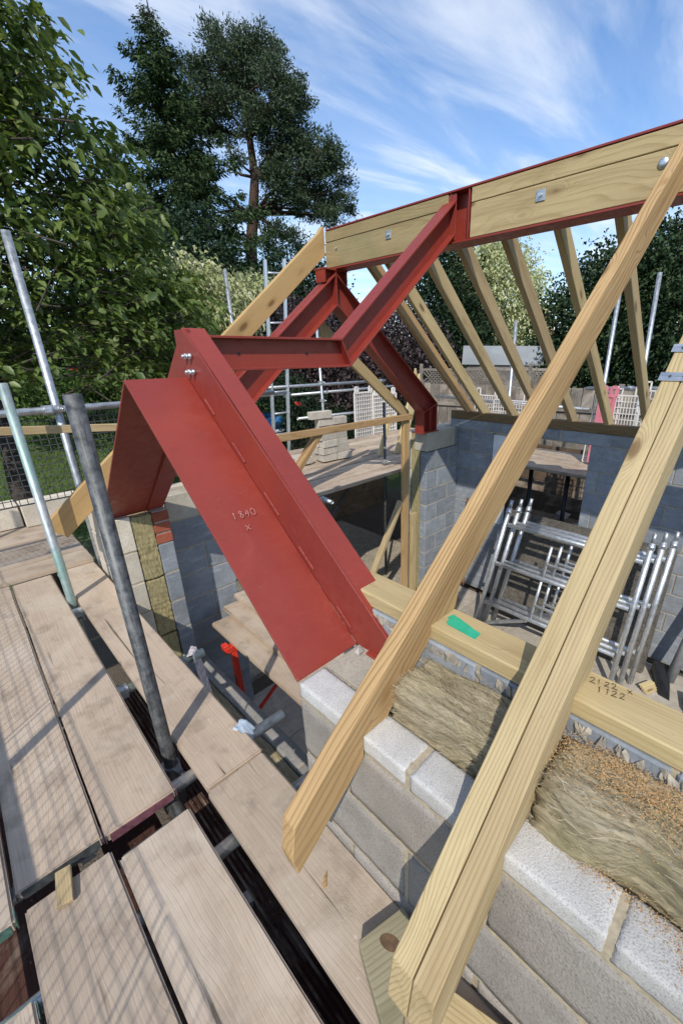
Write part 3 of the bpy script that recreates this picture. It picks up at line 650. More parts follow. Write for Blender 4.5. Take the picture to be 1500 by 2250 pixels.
rod('bolt', (2.684, 3.08, 2.325), (2.676, 3.08, 2.325), .009, ZINC, rg, 8, .007)
for x in (2.69, 2.766):
    mk('stiffener', box_mesh(x, x+.064, 1.79, 1.80, 2.19, 2.465), RED, rg)
mk('end_plate', box_mesh(2.69, 2.752, 1.93, 1.94, 2.19, 2.465), RED, rg)
# far side rafters
ords = ['first', 'second', 'third', 'fourth', 'fifth', 'sixth', 'seventh', 'eighth', 'ninth', 'tenth']
def far_profile():
    top = lambda x: 2.470-SL*(x-2.845); bot = lambda x: top(x)-.155
    return [(2.846, bot(2.846)), (2.846, top(2.846)), (5.05, top(5.05)), (5.05, bot(5.05)+.02), (5.03, bot(5.03))]
FPX = (XD[0], 0, -XD[2]); FPZ = (XD[2], 0, XD[0])
FG = 'far side rafters from the ridge to the far wall'
ys = [2.975, 2.76, 2.37, 2.03, 1.665, 1.30, .945, .61, .25, -.12]
for i, y in enumerate(ys):
    t = thing('rafter', '%s rafter from the red portal frame on the far roof slope' % ords[i], 'rafter', (4.69, y, .81), FG)
    prism('timber', [(p[0], y, p[1]+.0) for p in far_profile()], (0, .047, 0), TIM2 if i == 0 else TIM, t, FPX, FPZ, .003)
fp = thing('wall_plate', 'dark stained timber plate on top of the far block wall', 'wall plate', (4.74, .8, .705))
bar('plate', (4.742, -1.5, .757), (4.742, 3.24, .757), .104, .098, timber_mat('brown_stained_pine', (.20, .135, .07), (.12, .075, .035), .6), fp)
# gable end rafters (timber, beyond the steel portal)
gt = lambda x: 2.484-.834*(2.672-x)
t = thing('rafter', 'long pale gable rafter leaving the ridge end down to the left, tail beside the scaffold', 'rafter', (.35, 3.23, .3))
prism('timber', [(2.69, 3.232, gt(2.69)), (2.672, 3.232, gt(2.672)+.02), (2.63, 3.232, gt(2.63)), (.34, 3.232, gt(.34)), (.33, 3.232, gt(.33)-.07), (.40, 3.232, gt(.40)-.195), (2.69, 3.232, gt(2.69)-.205)], (0, .045, 0), timber_mat('honey_pine', (.62, .43, .19), (.44, .27, .10), .55), t, XD, ZD, .003)
# temporary stud frame in the gable opening
SF = thing('stud_partition', 'temporary framework of thin studs and a rail in the gable opening', 'studwork', (3.65, 3.12, -1.6))
bar('rail', (1.55, 3.105, .838), (3.72, 3.105, .838), .045, .062, TIM2, SF)
bar('stud', (3.648, 3.135, -1.645), (3.648, 3.135, .80), .095, .045, TIM2, SF, (0,1,0))
bar('short_stud', (3.80, 3.125, -1.645), (3.80, 3.125, -.36), .095, .045, TIM, SF, (0,1,0))
bar('brace', (3.08, 3.16, -.98), (3.60, 3.16, -.16), .045, .075, TIM3, SF, (0,1,0))
bar('brace', (3.08, 3.16, -.98), (2.74, 3.16, -1.56), .045, .075, TIM3, SF, (0,1,0))
bar('sole_piece', (3.1, 3.08, -1.625), (3.78, 3.08, -1.625), .09, .045, TIM2, SF)
prism('raking_timber', [(2.62, 3.245, 1.655), (2.62, 3.245, 1.79), (3.72, 3.245, .965), (3.84, 3.245, .875), (3.84, 3.245, .742)], (0, .045, 0), TIM, SF, (.8,0,-.6), (.6,0,.8), .003)
bar('rail_brace', (1.95, 3.15, .30), (2.44, 3.15, .83), .045, .09, TIM2, SF, (0,1,0))
bt = bar('batten', (-.6, 3.30, 1.165), (.88, 3.30, 1.045), .028, .048, TIM3); setp(bt, 'thin pale batten running left behind the scaffold standards', 'batten')
# ------------------------------------------------------------------ red steel
af = thing('steel_frame', 'red steel A-frame with a wide welded plate standing on the front wall', 'steel frame', (.8, 1.9, .56))
ap_y, ap_z = 1.925, 1.408
P_path = [(.902, .553), (ap_y, ap_z), (2.935, .553)]
plate('wide_plate', P_path, -.010, 'yz', .552, .246, RED, af, .001)
W_top = [(.74, .628), (1.905, 1.603), (3.07, .628)]
# web of the channel: plane x=.80
poly = [(.80, .80, .565), (.80, .74, .628), (.80, 1.905, 1.603), (.80, 3.07, .628), (.80, 3.01, .565), (.80, 1.905, 1.387)]
def web_half(y_a, name):
    s = 1 if y_a < 1.9 else -1
    g = lambda y: 1.905-s*(1.905-y)
    pts = [(.80, g(1.905), 1.603), (.80, g(.74), .628), (.80, g(.80), .556), (.80, g(.900), .548), (.80, g(1.905), 1.376)]
    prism(name, pts, (.010, 0, 0), RED, af, (0, .77, .64), (1,0,0), .001)
web_half(0, 'web'); web_half(3, 'web')
plate('flange', W_top, -.014, 'yz', .8005, .098, RED, af, .002)
plate('lower_flange', [(.900, .550), (1.905, 1.380), (2.910, .550)], .010, 'yz', .811, .088, RED, af, .002)
mk('base_plate', box_mesh(.78, .94, .70, .84, .545, .560, .002), RED, af)
mk('base_plate', box_mesh(.78, .94, 2.97, 3.12, .548, .560, .002), RED, af)
# weld beads where plate meets web
rnd = random.Random(3); wb = MB(); pu = V((0, 1.023, .855)).normalized()
bm = bmesh.new()
for s0, s1 in ((.05, .14), (.30, .40), (.55, .66), (.82, .92), (1.08, 1.17)):
    s = s0
    while s < s1:
        c = V((.7985, .892, .571))+pu*s+V((0,0,.004)); rr_ = rnd.uniform(.0045, .0065)
        r_ = bmesh.ops.create_icosphere(bm, subdivisions=1, radius=rr_)
        for v in r_['verts']: v.co = v.co+c
        s += .006
mk('weld_bead', mesh_bm(bm, 0, 1, True), RED, af)['kind'] = 'stuff'
# bolts at the apex
for (y, z) in ((1.905-.035+.02, 1.492), (1.905-.075+.02, 1.492), (1.905-.045+.02, 1.430), (1.905-.085+.02, 1.430)):
    rod('bolt_head', (.80, y, z), (.786, y, z), .0125, ZINC, af, 6, .010); rod('bolt_end', (.788, y, z), (.776, y, z), .007, ZINC, af, 10, .006)
# chalk figure on the plate
nrm = V((0, -.64, .768)); pc = V((.655, 1.325, .906))
ex = V((0, -.768, -.64)); ey = V((-1,0,0))
def on_plate(u, v): # u along +x away from edge, v up-slope, on plate top
    y = .902+v*.7673; return V((.552+u, y, .553+(y-.902)*.8358))+nrm*.0105
mrot = M((V((1,0,0)), V((0,.7673,.6413)), nrm)).transposed().to_4x4()
mt = mrot.copy(); mt.translation = V((0,0,0))
def chalk(body, u, v, size, a):
    p = on_plate(u, v); m4 = M.Translation(p) @ mrot @ M.Rotation(a, 4, 'Z')
    c = text(body, (0,0,0), size, M.Identity(4), CHALK, None, 'chalk_text', .0010); c.matrix_basis = m4; put(c, af)
    return c
chalk('1840', .085, .60, .034, rad(-4)); chalk('x', .105, .545, .035, rad(-10))
# cranked beam from the A-frame to the ridge
cb = thing('steel_beam', 'cranked red steel beam from the A-frame up to the ridge', 'steel beam', (.81, 1.95, 1.43))
Y0, Y1 = 1.845, 1.945
k1 = (1.662, 1.578); e1 = (2.70, 1.578+.818*(2.70-1.662))
top = [(.812, 1.576), k1, e1]
bot = [(.812, 1.428), (1.722, 1.428), (2.70, 1.428+.818*(2.70-1.722))]
plate('top_flange', top, -.011, 'xz', Y0+.05, .10, RED, cb, .0015)
plate('bottom_flange', bot, .011, 'xz', Y0+.05, .10, RED, cb, .0015)
prism('web', [(p[0], 1.9405, p[1]-.005) for p in top]+[(p[0], 1.9405, p[1]+.005) for p in bot[::-1]], (0, .009, 0), RED, cb, (1,0,0), (0,1,0))
prism('crank_stiffener', [(1.662, 1.8965, 1.566), (1.722, 1.8965, 1.440), (1.731, 1.8965, 1.440), (1.671, 1.8965, 1.566)], (0, .0435, 0), RED, cb)
mk('end_plate', box_mesh(.8105, .822, 1.88, 2.01, 1.405, 1.597, .001), RED, cb)
mk('end_plate', box_mesh(2.694, 2.702, 1.895, 1.995, 2.20, 2.46, .001), RED, cb)
for (x, z) in ((1.06, 1.50), (1.45, 1.50)): rod('bolt_hole', (x, 1.9405, z), (x, 1.9385, z), .008, DARK, cb, 12, .007)
# portal frame in the gable
pf = thing('steel_frame', 'red steel portal frame in the gable, under the ridge end', 'steel frame', (2.69, 3.16, .6))
PA = 2.69; pk = 1.505
topP = [(PA-pk, .950), (PA, 2.150), (PA+pk, .950)]
botP = [(PA-pk+.16, .825), (PA, 1.895), (PA+pk-.16, .825)]
def leg(sgn):
    g = lambda p: (PA+sgn*(p[0]-PA), p[1])
    a, b = [(PA, 2.150), (PA+pk, .950)], [(PA, 1.898), (PA+pk-.262, .862)]
    A = [g(p) for p in a]; B = [g(p) for p in b]
    plate('top_flange', A, -.012*sgn, 'xz', 3.10, .13, RED, pf, .0015)
    plate('bottom_flange', B, .012*sgn, 'xz', 3.10, .13, RED, pf, .0015)
    pts = [A[0], A[1], B[1], B[0]]
    prism('web', [(p[0], 3.161, p[1]) for p in pts], (0, .009, 0), RED, pf, (A[1][0]-A[0][0], 0, A[1][1]-A[0][1]), (0,1,0))
    x0, x1 = sorted((g((PA+pk-.262, 0))[0], g((PA+pk, 0))[0]))
    mk('post_flange', box_mesh(x0, x0+.012, 3.10, 3.23, .625, .87 if sgn > 0 else .95, .001), RED, pf)
    mk('post_flange', box_mesh(x1-.012, x1, 3.10, 3.23, .625, .95 if sgn > 0 else .87, .001), RED, pf)
    mk('post_web', box_mesh(x0+.012, x1-.012, 3.159, 3.168, .625, .90), RED, pf)
    mk('post_stiffener', box_mesh((x0+x1)/2-.006, (x0+x1)/2+.006, 3.102, 3.159, .625, .90), RED, pf)
    mk('base_plate', box_mesh(x0-.03, x1+.03, 3.09, 3.24, .613, .625, .001), RED, pf)
    prism('knee_stiffener', [(g((PA+pk-.262,0))[0], 3.103, .862), (g((PA+pk,0))[0], 3.103, .948), (g((PA+pk,0))[0], 3.103, .936), (g((PA+pk-.25,0))[0], 3.103, .852)], (0, .058, 0), RED, pf)
leg(1); leg(-1)
mk('apex_stiffener', box_mesh(PA-.006, PA+.006, 3.102, 3.228, 1.89, 2.14), RED, pf)
for x0, x1 in ((2.56, 2.572), (2.682, 2.694), (2.80, 2.812)): mk('cap_plate', box_mesh(x0, x1, 3.10, 3.22, 2.07, 2.165), RED, pf)
mk('cap_top', box_mesh(2.555, 2.817, 3.095, 3.225, 2.165, 2.176), RED, pf)
mk('cap_web', box_mesh(2.572, 2.80, 3.155, 3.165, 2.06, 2.165), RED, pf)
# ------------------------------------------------------------------ scaffold deck
BG = 'scaffold boards of the working deck'
def sboard(label, p0, p1, w=.225, th=.038, mat=BRD, band=None, z=0.0, group=BG, bands=(0,1), name='scaffold_board'):
    t = thing(name, label, 'scaffold board', (p0[0], p0[1], z-th), group)
    a, b = V((p0[0], p0[1], z-th/2)), V((p1[0], p1[1], z-th/2)); d = (b-a).normalized()
    o = bar('board', a, b, w, th, mat, t, (0,0,1), .006, 2)
    # a little cup and twist so the surface is not a perfect plane
    bm = bmesh.new(); bm.from_mesh(o.data); L = (b-a).length
    es = [e for e in bm.edges if abs(e.verts[0].co.x-e.verts[1].co.x) > L*.5]
    bmesh.ops.subdivide_edges(bm, edges=es, cuts=14); sd = R.uniform(0, 50)
    for v in bm.verts:
        v.co.z += .0035*math.sin(v.co.x*1.7+sd)+.010*v.co.y*math.sin(v.co.x*.9+sd*2)
        v.co.y += .003*hsh(V((v.co.x, sd, 0)), 2.2)
    bm.to_mesh(o.data); bm.free()
    if band is not None:
        s = V((-d.y, d.x, 0))
        for kk in bands:
            p = a if kk == 0 else b; dd = d if kk == 0 else -d
            q = p-dd*.0015
            mk('end_band', box_mesh(-.001, .0015, -w/2+.012, w/2-.012, -th/2-.001, th/2-.004), band, t, frame(q, d))
            for sg in (-1, 1): mk('band_side', box_mesh(0, .05, -.001, .001, -th/2+.002, th/2-.006), band, t, frame(p+s*sg*(w/2+.0012), dd))
    return t
PBAND = plain('pink_painted_band', (.24, .10, .12), .5, .3, .4, 30); GBAND = plain('green_painted_band', (.12, .22, .17), .5, .4, .4, 30); SBAND = plain('steel_band', (.14, .15, .15), .5, .6, .3, 30)
sboard('deck board along the block wall, far length with the dark pole shadow', (.440, 1.232), (.452, 3.69), .228, .038, BRD, None)
sboard('deck board along the block wall, near length under the rafter tail', (.428, -1.6), (.434, 1.222), .228, .038, BRD2, None)
sboard('deck board with a pink painted end band, left of the dark standard', (.131, 1.308), (.180, 3.66), .224, .038, BRD, PBAND, .012, bands=(0,))
sboard('deck board in the shade of the mesh, left of the pink-ended board', (-.100, 1.322), (-.052, 3.665), .222, .038, BRD, SBAND, .010, bands=(0,))
sboard('near deck board pointing at the pink-ended board', (.140, -1.6), (.140, 1.218), .222, .038, BRD2, SBAND, -.004, bands=(1,))
sboard('near deck board with the wood chip on its end', (-.092, -1.6), (-.092, 1.272), .222, .038, BRD2, None, -.006)
sboard('leftmost near deck board with a green painted end band', (-.327, -1.6), (-.325, 1.02), .222, .038, BRD2, GBAND, .002, bands=(1,))
sboard('leftmost far deck board with a green painted end band', (-.333, 1.245), (-.30, 3.66), .222, .038, BRD, GBAND, .012, bands=(0,))
for i, y in enumerate((3.805, 4.04, 4.285, 4.545, 4.78, 5.02)):
    sboard('crosswise deck board at the far left corner, %s from the gap' % ords[i], (-1.4, y), (.57 if i < 3 else .53, y-.02), .23, .04, BRD, None, .045, 'crosswise boards at the far left corner')
bl = thing('scaffold_board', 'dark ribbed plank lying below the gap between the deck boards, plus an added dark board for the shade at the left', 'scaffold board', (.30, 1, -.35))
bar('board', (.33, -1.5, -.33), (.33, 2.4, -.33), .2, .03, board_mat('dark_ribbed_plank', (.11, .052, .04), (.065, .03, .024)), bl)
bar('board', (.10, -1.5, -.36), (.10, 2.4, -.36), .2, .03, bpy.data.materials['dark_ribbed_plank'], bl)
bar('board', (-.24, -1.5, -.36), (-.24, 2.4, -.36), .32, .03, bpy.data.materials['dark_ribbed_plank'], bl)  # dark board added below the left gap to stand in for its shade
for kx in np.arange(.245, .425, .018): mk('rib', box_mesh(kx, kx+.008, -1.5, 2.4, -.315, -.309), bpy.data.materials['dark_ribbed_plank'], bl)
# transoms under the deck
TG = 'scaffold tubes under the deck'
pole('transom tube ending on the low wall with a torn rag of plastic beside it', (-1.1, 1.40, -.065), (.735, 1.365, -.050), GALV, (.58,), TG)
pole('transom tube below the near boards, second from the rag', (-1.1, 1.06, -.068), (.665, 1.03, -.064), GALV, (), TG)
pole('transom tube with a green end under the far boards', (-1.1, 2.10, -.066), (.69, 2.08, -.062), GALVG, (.77,), TG)
pole('transom tube at the foot of the green stained standard', (-1.1, 3.09, -.066), (.47, 3.07, -.064), GALV, (.9,), TG)
pole('transom tube nearest the viewer, glimpsed between the left boards', (-1.1, .985, -.07), (-.05, .97, -.07), GALV, (), TG)
pole('transom tube under the front boards near the lens', (-1.1, .2, -.07), (.50, .2, -.07), GALV, (), TG)
pole('transom tube under the crosswise boards', (-.9, 3.75, -.03), (-.9, 5.2, -.03), GALV, (), TG)
pole('second transom tube under the crosswise boards', (.35, 3.62, -.03), (.35, 5.2, -.03), GALV, (), TG)
pole('long ledger tube under the far deck joining the standards', (-.45, -1.4, -.118), (-.42, 5.0, -.115), GALV, (), TG)
pole('ledger tube below the gap along the dark and green standards', (.233, -1.4, -.118), (.235, 3.9, -.115), GALVD, (.43, .83), TG)
# standards
SG = 'upright scaffold standards'
pole('dark weathered scaffold standard rising between the deck boards', (.287, 1.515, -1.75), (.296, 1.525, 1.392), GALVD, (.52,), SG)
pole('green stained scaffold standard at the left edge', (.300, 3.14, -1.72), (.311, 3.14, 1.365), GALVG, (.52,), SG)
pole('tall pale scaffold standard in front of the leafy tree', (.615, 3.66, -1.7), (.60, 3.66, 2.20), GALV, (.735,), SG)
pole('guard rail tube across the far end of the deck', (-1.6, 3.62, 1.160), (2.3, 3.64, 1.165), GALV, (.55, .80), 'guard rails')
for lab, x, z0, z1, y in (('near', -.82, -1.7, 1.5, -.9), ('middle', -.82, -1.7, 1.32, 1.37), ('far', -.82, -1.7, 1.5, 4.0)):
    pole('%s outer standard on the open side of the deck' % lab, (x, y, z0), (x, y, z1), GALV, (), SG)
pole('guard rail tube on the open side of the deck', (-.79, .85, .72), (-.79, 4.2, .72), GALV, (), 'guard rails')
def brick_guard(label, o, u, wd, h, mat, nx, nz, r, hooks=True, group='mesh brick guards', lean=(0,0,0)):
    t = thing('brick_guard', label, 'brick guard', o, group); o, u, ln = V(o), V(u).normalized(), V(lean); mb = MB(); up = V((0,0,1))+ln
    for i in range(nx+1): mb.rodq(o+u*(wd*i/nx), o+u*(wd*i/nx)+up*h, r*(1.8 if i in (0, nx) else 1))
    for k2 in range(nz+1): mb.rodq(o+up*(h*k2/nz), o+u*wd+up*(h*k2/nz), r*(1.8 if k2 in (0, nz) else 1))
    mb.build('grid', mat, t)
    if hooks:
        for q in (.12, .88):
            hb = MB(); p = o+u*wd*q+up*h; w3 = .03
            hb.rodq(p-u*w3, p-u*w3+up*.10, r*2); hb.rodq(p+u*w3, p+u*w3+up*.10, r*2); hb.rodq(p-u*w3+up*.10, p+u*w3+up*.10, r*2); hb.rodq(p-u*w3, p+u*w3, r*2)
            hb.build('hook', mat, t)
    return t
for i, y in enumerate((-.95, .30, 1.55, 2.80)):
    brick_guard('steel mesh guard on the open side of the deck, %s from the viewer' % ords[i], (-.80, y, .03), (0,1,0), 1.22, 1.0, WIREM, 26, 18, .0010, False, 'mesh guards on the open side')
brick_guard('grey wire mesh guard hanging under the far guard rail', (-1.3, 3.66, .56), (1,0,0), 1.25, .58, WIREM, 31, 14, .0022, False)
brick_guard('grey wire mesh guard behind the dark standard', (-.04, 3.665, .55), (1,0,0), 1.35, .59, WIREM, 32, 14, .0022, False)
# ------------------------------------------------------------------ small things on the near deck
def single(o, label, cat, group=None): return setp(o, label, cat, group)
single(bar('timber_offcut', (-.115, 1.19, .006), (-.098, 1.30, .010), .040, .014, TIM3, None, (0,0,1), .002), 'small wood chip lying across the end of a near deck board', 'offcut')
def hullobj(name, pts, mat, label, cat, group=None, parent=None):
    bm = bmesh.new(); vs = [bm.verts.new(p) for p in pts]; bmesh.ops.convex_hull(bm, input=vs); bmesh.ops.recalc_face_normals(bm, faces=bm.faces)
    o = mk(name, mesh_bm(bm), mat, parent); return setp(o, label, cat, group)
hullobj('wood_splinter', [(.418,.672,.001),(.430,.668,.001),(.452,.695,.001),(.458,.700,.003),(.440,.692,.008),(.420,.676,.006)], TIM2, 'orange wood splinter on the board below the rafter tail', 'splinter')
oc = thing('timber_offcut', 'greenish timber offcut with a big dark knot under the tail of the doubled rafter', 'offcut', (.44, .44, .02))
prism('block', [(.395,.490,.003),(.532,.452,.003),(.510,.385,.003),(.350,.300,.003),(.325,.330,.003)], (0,0,.052), timber_mat('green_offcut', (.31,.265,.18),(.19,.155,.095),.6,30.0,green=.2), oc, (1,-.3,0), (0,0,1), .003)
kb = bmesh.new(); bmesh.ops.create_circle(kb, cap_ends=True, segments=18, radius=.017)
for v in kb.verts: v.co.y *= 1.7
mk('knot', mesh_bm(kb), plain('knot_wood', (.13, .08, .045), .7, 0, .4, 60), oc, M.Translation((.448, .425, .0558)) @ M.Rotation(rad(20), 4, 'Z'))
single(bar('timber_offcut', (.50, .06, .030), (.45, .262, .030), .07, .050, TIM3, None, (0,0,1), .003), 'pale timber offcut half hidden behind the doubled rafter tail', 'offcut')
# torn plastic rag + paper wrapped tube end
def rag(name, label, p, sx, sy, drop, mat, seed, rot=0):
    bm = bmesh.new(); bmesh.ops.create_grid(bm, x_segments=10, y_segments=10, size=.5)
    for v in bm.verts:
        x, y = v.co.x, v.co.y
        v.co = V((x*sx*(1+.25*hsh((y*3, seed, 0), 1)), y*sy*(1+.3*hsh((x*3, seed+5, 0), 1)), .006+.018*abs(hsh((x*4, y*4, seed), 1))-drop*max(0, x+.1)**1.2))
    me = mesh_bm(bm, 0, 1, True); o = mk(name, me, mat, None, M.Translation(V(p)) @ M.Rotation(rot, 4, 'Z')); return setp(o, label, 'rag')
rag('plastic_rag', 'torn pale blue plastic rag beside the tube end on the deck edge', (.560, 1.378, .002), .075, .06, .10, plain('pale_blue_plastic', (.42, .50, .60), .4, 0, .15, 20, .4), 2, rad(-60))
rag('paper_rag', 'crumpled printed paper wrapped round the green tube end', (.648, 2.07, -.035), .075, .085, .9, plain('printed_paper', (.46, .42, .44), .7, 0, .5, 45, .2), 7, rad(-40))
cm = thing('bolt', 'loose steel bolt lying on the wall end by the single rafter', 'bolt', (.665, .70, .57))
rod('shank', (.655, .685, .572), (.745, .705, .585), .0085, ZINC, cm, 10, .007); rod('head', (.636, .681, .570), (.657, .686, .573), .016, ZINC, cm, 6, .012)
hullobj('mortar_lump', [(.755+a,.845+b,.561+c) for a,b,c in ((0,0,0),(.028,.004,0),(.02,.026,.003),(-.004,.018,.004),(.01,.01,.022),(.022,.014,.018))], BLKT, 'lump of pale mortar at the foot of the red A-frame', 'mortar lump')
hullobj('packing_block', [(x,y,z) for x in (.835,.945) for y in (.66,.76) for z in (.6201,.70)], BLKC, 'cream packing block between the single rafter and the red base', 'packing block')
# ------------------------------------------------------------------ inside the building
# platform of boards on red trestles
TB = 'boards on the red trestle'
sboard('lowest scaffold board on the red trestle, nearest the deck', (1.17, .78), (1.19, 2.94), .225, .038, BRD, None, -.485, TB)
sboard('middle scaffold board of the stepped pile on the red trestle', (1.30, .80), (1.34, 3.03), .225, .038, BRD, None, -.446, TB)
sboard('top scaffold board of the stepped pile on the red trestle', (1.43, .80), (1.47, 3.09), .225, .038, BRD2, None, -.407, TB)
for nm, y in (('far', 2.62), ('near', 1.35)):
    t = thing('trestle', '%s red tubular trestle carrying the stepped boards' % nm, 'trestle', (1.4, y, -1.65), 'red trestles')
    bar('head_beam', (1.02, y, -.548), (2.0, y, -.548), .05, .05, REDP, t)
    bar('head_lug', (1.03, y-.02, -.53), (1.03, y+.04, -.53), .04, .05, REDP, t)
    for x in (1.08, 1.9):
        bar('leg', (x, y-.05, -1.65), (x, y, -.575), .042, .042, REDP, t, (1,0,0))
        bar('foot_rail', (x, y-.15, -1.55), (x, y+.15, -1.55), .03, .03, REDP, t)
    bar('cross_brace', (1.08, y, -1.35), (1.9, y, -.75), .025, .025, REDP, t)
# floor clutter under the platform
for i, (x, y, L, a) in enumerate(((1.35, 1.75, 1.0, 10), (1.5, 1.45, 1.1, 14), (1.55, 1.2, .9, 5))):
    o = bar('timber_length', (x-.5*L, y, -1.628+.002*i), (x+.5*L, y+math.tan(rad(a))*L*.3, -1.628+.002*i), .12, .042, TIMD); single(o, '%s loose timber on the floor under the trestle boards' % ords[i], 'timber', 'loose timbers under the trestle')
# tower frames leaning on the far wall
fr_o = [thing('tower_section', lab, 'tower section', (3.93+.095*i, 1.4, -1.65), 'aluminium tower frames leaning inside') for i, lab in enumerate(('frontmost aluminium tower frame of the leaning stack', 'second aluminium tower frame of the leaning stack', 'rearmost aluminium tower frame of the leaning stack'))]
for i, t in enumerate(fr_o):
    dx, dy = .095*i, -.07*i+.02
    def P(u, v): # u 0..1 right->left (y), v 0..1 height
        return V((3.93+dx+.20*v, .63+dy+1.56*u+(.0-.16*v)*u - .05*v, -1.645+1.56*v))
    for u in (0, 1):
        rod('stile', P(u, 0), P(u, .985), .0254, ALU, t, 16); rod('spigot', P(u, .975), P(u, 1.04), .019, GALV, t, 12); rod('collar', P(u, .945), P(u, .97), .031, ZINC, t, 14)
    for v in (.22, .55, .86): rod('rung', P(.02, v), P(.98, v), .0254, ALU, t, 16)
    for u in (.28, .60):
        rod('ladder_stile', P(u, .22), P(u, .53), .017, ALU, t, 12); rod('ladder_stile', P(u, .55), P(u, .79), .017, ALU, t, 12)
    for v in (.34, .66): rod('ladder_rung', P(.28, v), P(.60, v), .017, ALU, t, 12)
    bar('diagonal', P(.97, .02), P(.62, .20), .012, .03, GALV, t)
sl = mk('stone_slab', box_mesh(-.03, .03, .40, 2.22, 0, 1.36, .012, 2), SLAB, None, M.Translation((4.36, 0.05, -1.645)) @ M.Rotation(rad(9.5), 4, 'Y')); single(sl, 'big dark speckled slab leaning behind the aluminium frames', 'slab')
pp = thing('drain_pipe', 'grey plastic pipe with a black boot end standing by the far wall', 'pipe', (4.3, .33, -1.65))
rod('pipe', (4.36, .22, -1.60), (4.60, .10, -.45), .045, plain('grey_pipe', (.26,.27,.28), .35, 0, .25, 10, .5), pp, 16)
hullobj('boot', [(4.46,.40,-1.648),(4.46,.26,-1.648),(4.20,.22,-1.648),(4.12,.16,-1.648),(4.14,.26,-1.648),(4.46,.40,-1.50),(4.46,.26,-1.50),(4.22,.19,-1.57),(4.14,.18,-1.60)], DARK, None, None, None, pp)
single(bar('timber_offcut', (4.28, -.02, -1.60), (4.05, -.08, -1.60), .20, .09, TIM3, None, (0,0,1), .004), 'square pale timber block at the right edge of the floor', 'offcut')
t = thing('timber_offcut', 'small split stack of pale shims beside the black boot', 'offcut', (4.16, .37, -1.65))
for i in range(4): bar('shim', (4.20+.01*i, .30+.012*i, -1.640+.014*i), (4.06+.008*i, .36+.016*i, -1.640+.014*i), .05, .012, PLY, t, (0,0,1), .001)
single(bar('timber_length', (4.62, 2.84, -1.64), (4.62, 2.86, -.30), .03, .02, plain('reddish_batten', (.24, .13, .08), .8), None, (0,1,0)), 'slim reddish batten leaning in the corner of the block walls', 'batten')
for i, (x, y, a) in enumerate(((4.25, 2.72, 20), (4.12, 2.66, 35), (4.05, 2.85, -12))):
    single(bar('timber_offcut', (x, y, -1.62+.035*i), (x-.30*math.cos(rad(a)), y-.30*math.sin(rad(a)), -1.62+.035*i), .09, .04, TIMD, None, (0,0,1), .003), '%s board offcut piled left of the aluminium frames' % ords[i], 'offcut', 'offcuts left of the frames')
# ------------------------------------------------------------------ beyond the walls
D2 = 'boards of the far scaffold platform'
for i, y in enumerate((3.75, 3.99, 4.23, 4.47, 4.71, 4.95, 5.19, 5.43, 5.67)):
    sboard('far platform board beyond the gable, %s from the opening' % ords[i], (2.05, y), (6.9, y+.02), .225, .038, BRD if i % 3 else BRD2, None, .04+.002*(i % 3), D2)
pole('tube end with a coupler under the edge of the far platform', (2.78, 3.45, -.03), (2.78, 5.9, -.03), GALV, (.06,), 'far scaffold')
pole('tube under the right part of the far platform', (5.2, 3.6, -.03), (5.2, 5.9, -.03), GALV, (), 'far scaffold')
pole('thin tube standing at the right end of the far platform', (4.16, 3.95, -1.75), (4.16, 3.95, .90), GALVD, (.7,), 'far scaffold', .02)
pole('dark diagonal brace tube under the far platform', (2.9, 4.2, -1.0), (4.0, 4.3, -.05), GALVD, (), 'far scaffold')
def blk(x, y, z, L, rot, label):
    me = box_mesh(-L/2, L/2, -.05, .05, -.05, .05, .004, 1, 'stk'); o = mk('concrete_block', me, BLKS, None, M.Translation((x, y, z)) @ M.Rotation(rad(rot), 4, 'Z')); setp(o, label, 'concrete block', 'stacked blocks on the far platform')
BLKS = block_mat('stack_block', (.42, .38, .32), (.56, .51, .44), .3, 110, .5)
cs = 0
for r in range(7):
    z = .11+r*.103
    if r < 6:
        for jx in range(2):
            for jy in range(2 if r < 3 else 1):
                cs += 1
                lab = '%s block in the %s layer of the stack on the far platform' % (('front left','front right','back left','back right')[jx+2*jy], ords[r])
                blk(3.80+.255*jx+R.uniform(-.02,.02)-.015*r, 4.72+.12*jy+R.uniform(-.015,.015), z, .25, R.uniform(-5,5), lab)
blk(3.66, 4.70, .11+6*.103, .34, -4, 'single pale block on the very top of the stack on the far platform')
for i, (x, y) in enumerate(((3.42, 4.82), (3.40, 4.95))): blk(x, y, .11, .25, 8*i, '%s loose block left of the stack on the far platform' % ords[i])
# blocks on the far left corner of the deck
for i in range(3):
    o = mk('concrete_block', box_mesh(-.22, .22, -.05, .05, -.1075, .1075, .005, 1, 'lb'), BLKC, None, M.Translation((-.36+.455*i, 4.98-.06*i, .154))); setp(o, 'cream block in the row on the far left corner, %s from the left' % ords[i], 'concrete block', 'cream blocks at the far left corner')
    o = mk('concrete_block', box_mesh(-.22, .22, -.05, .05, -.1075, .1075, .005, 1, 'lb'), BLKC, None, M.Translation((-.36+.455*i, 5.10-.06*i, .154))); setp(o, 'cream block in the back row on the far left corner, %s from the left' % ords[i], 'concrete block', 'cream blocks at the far left corner')
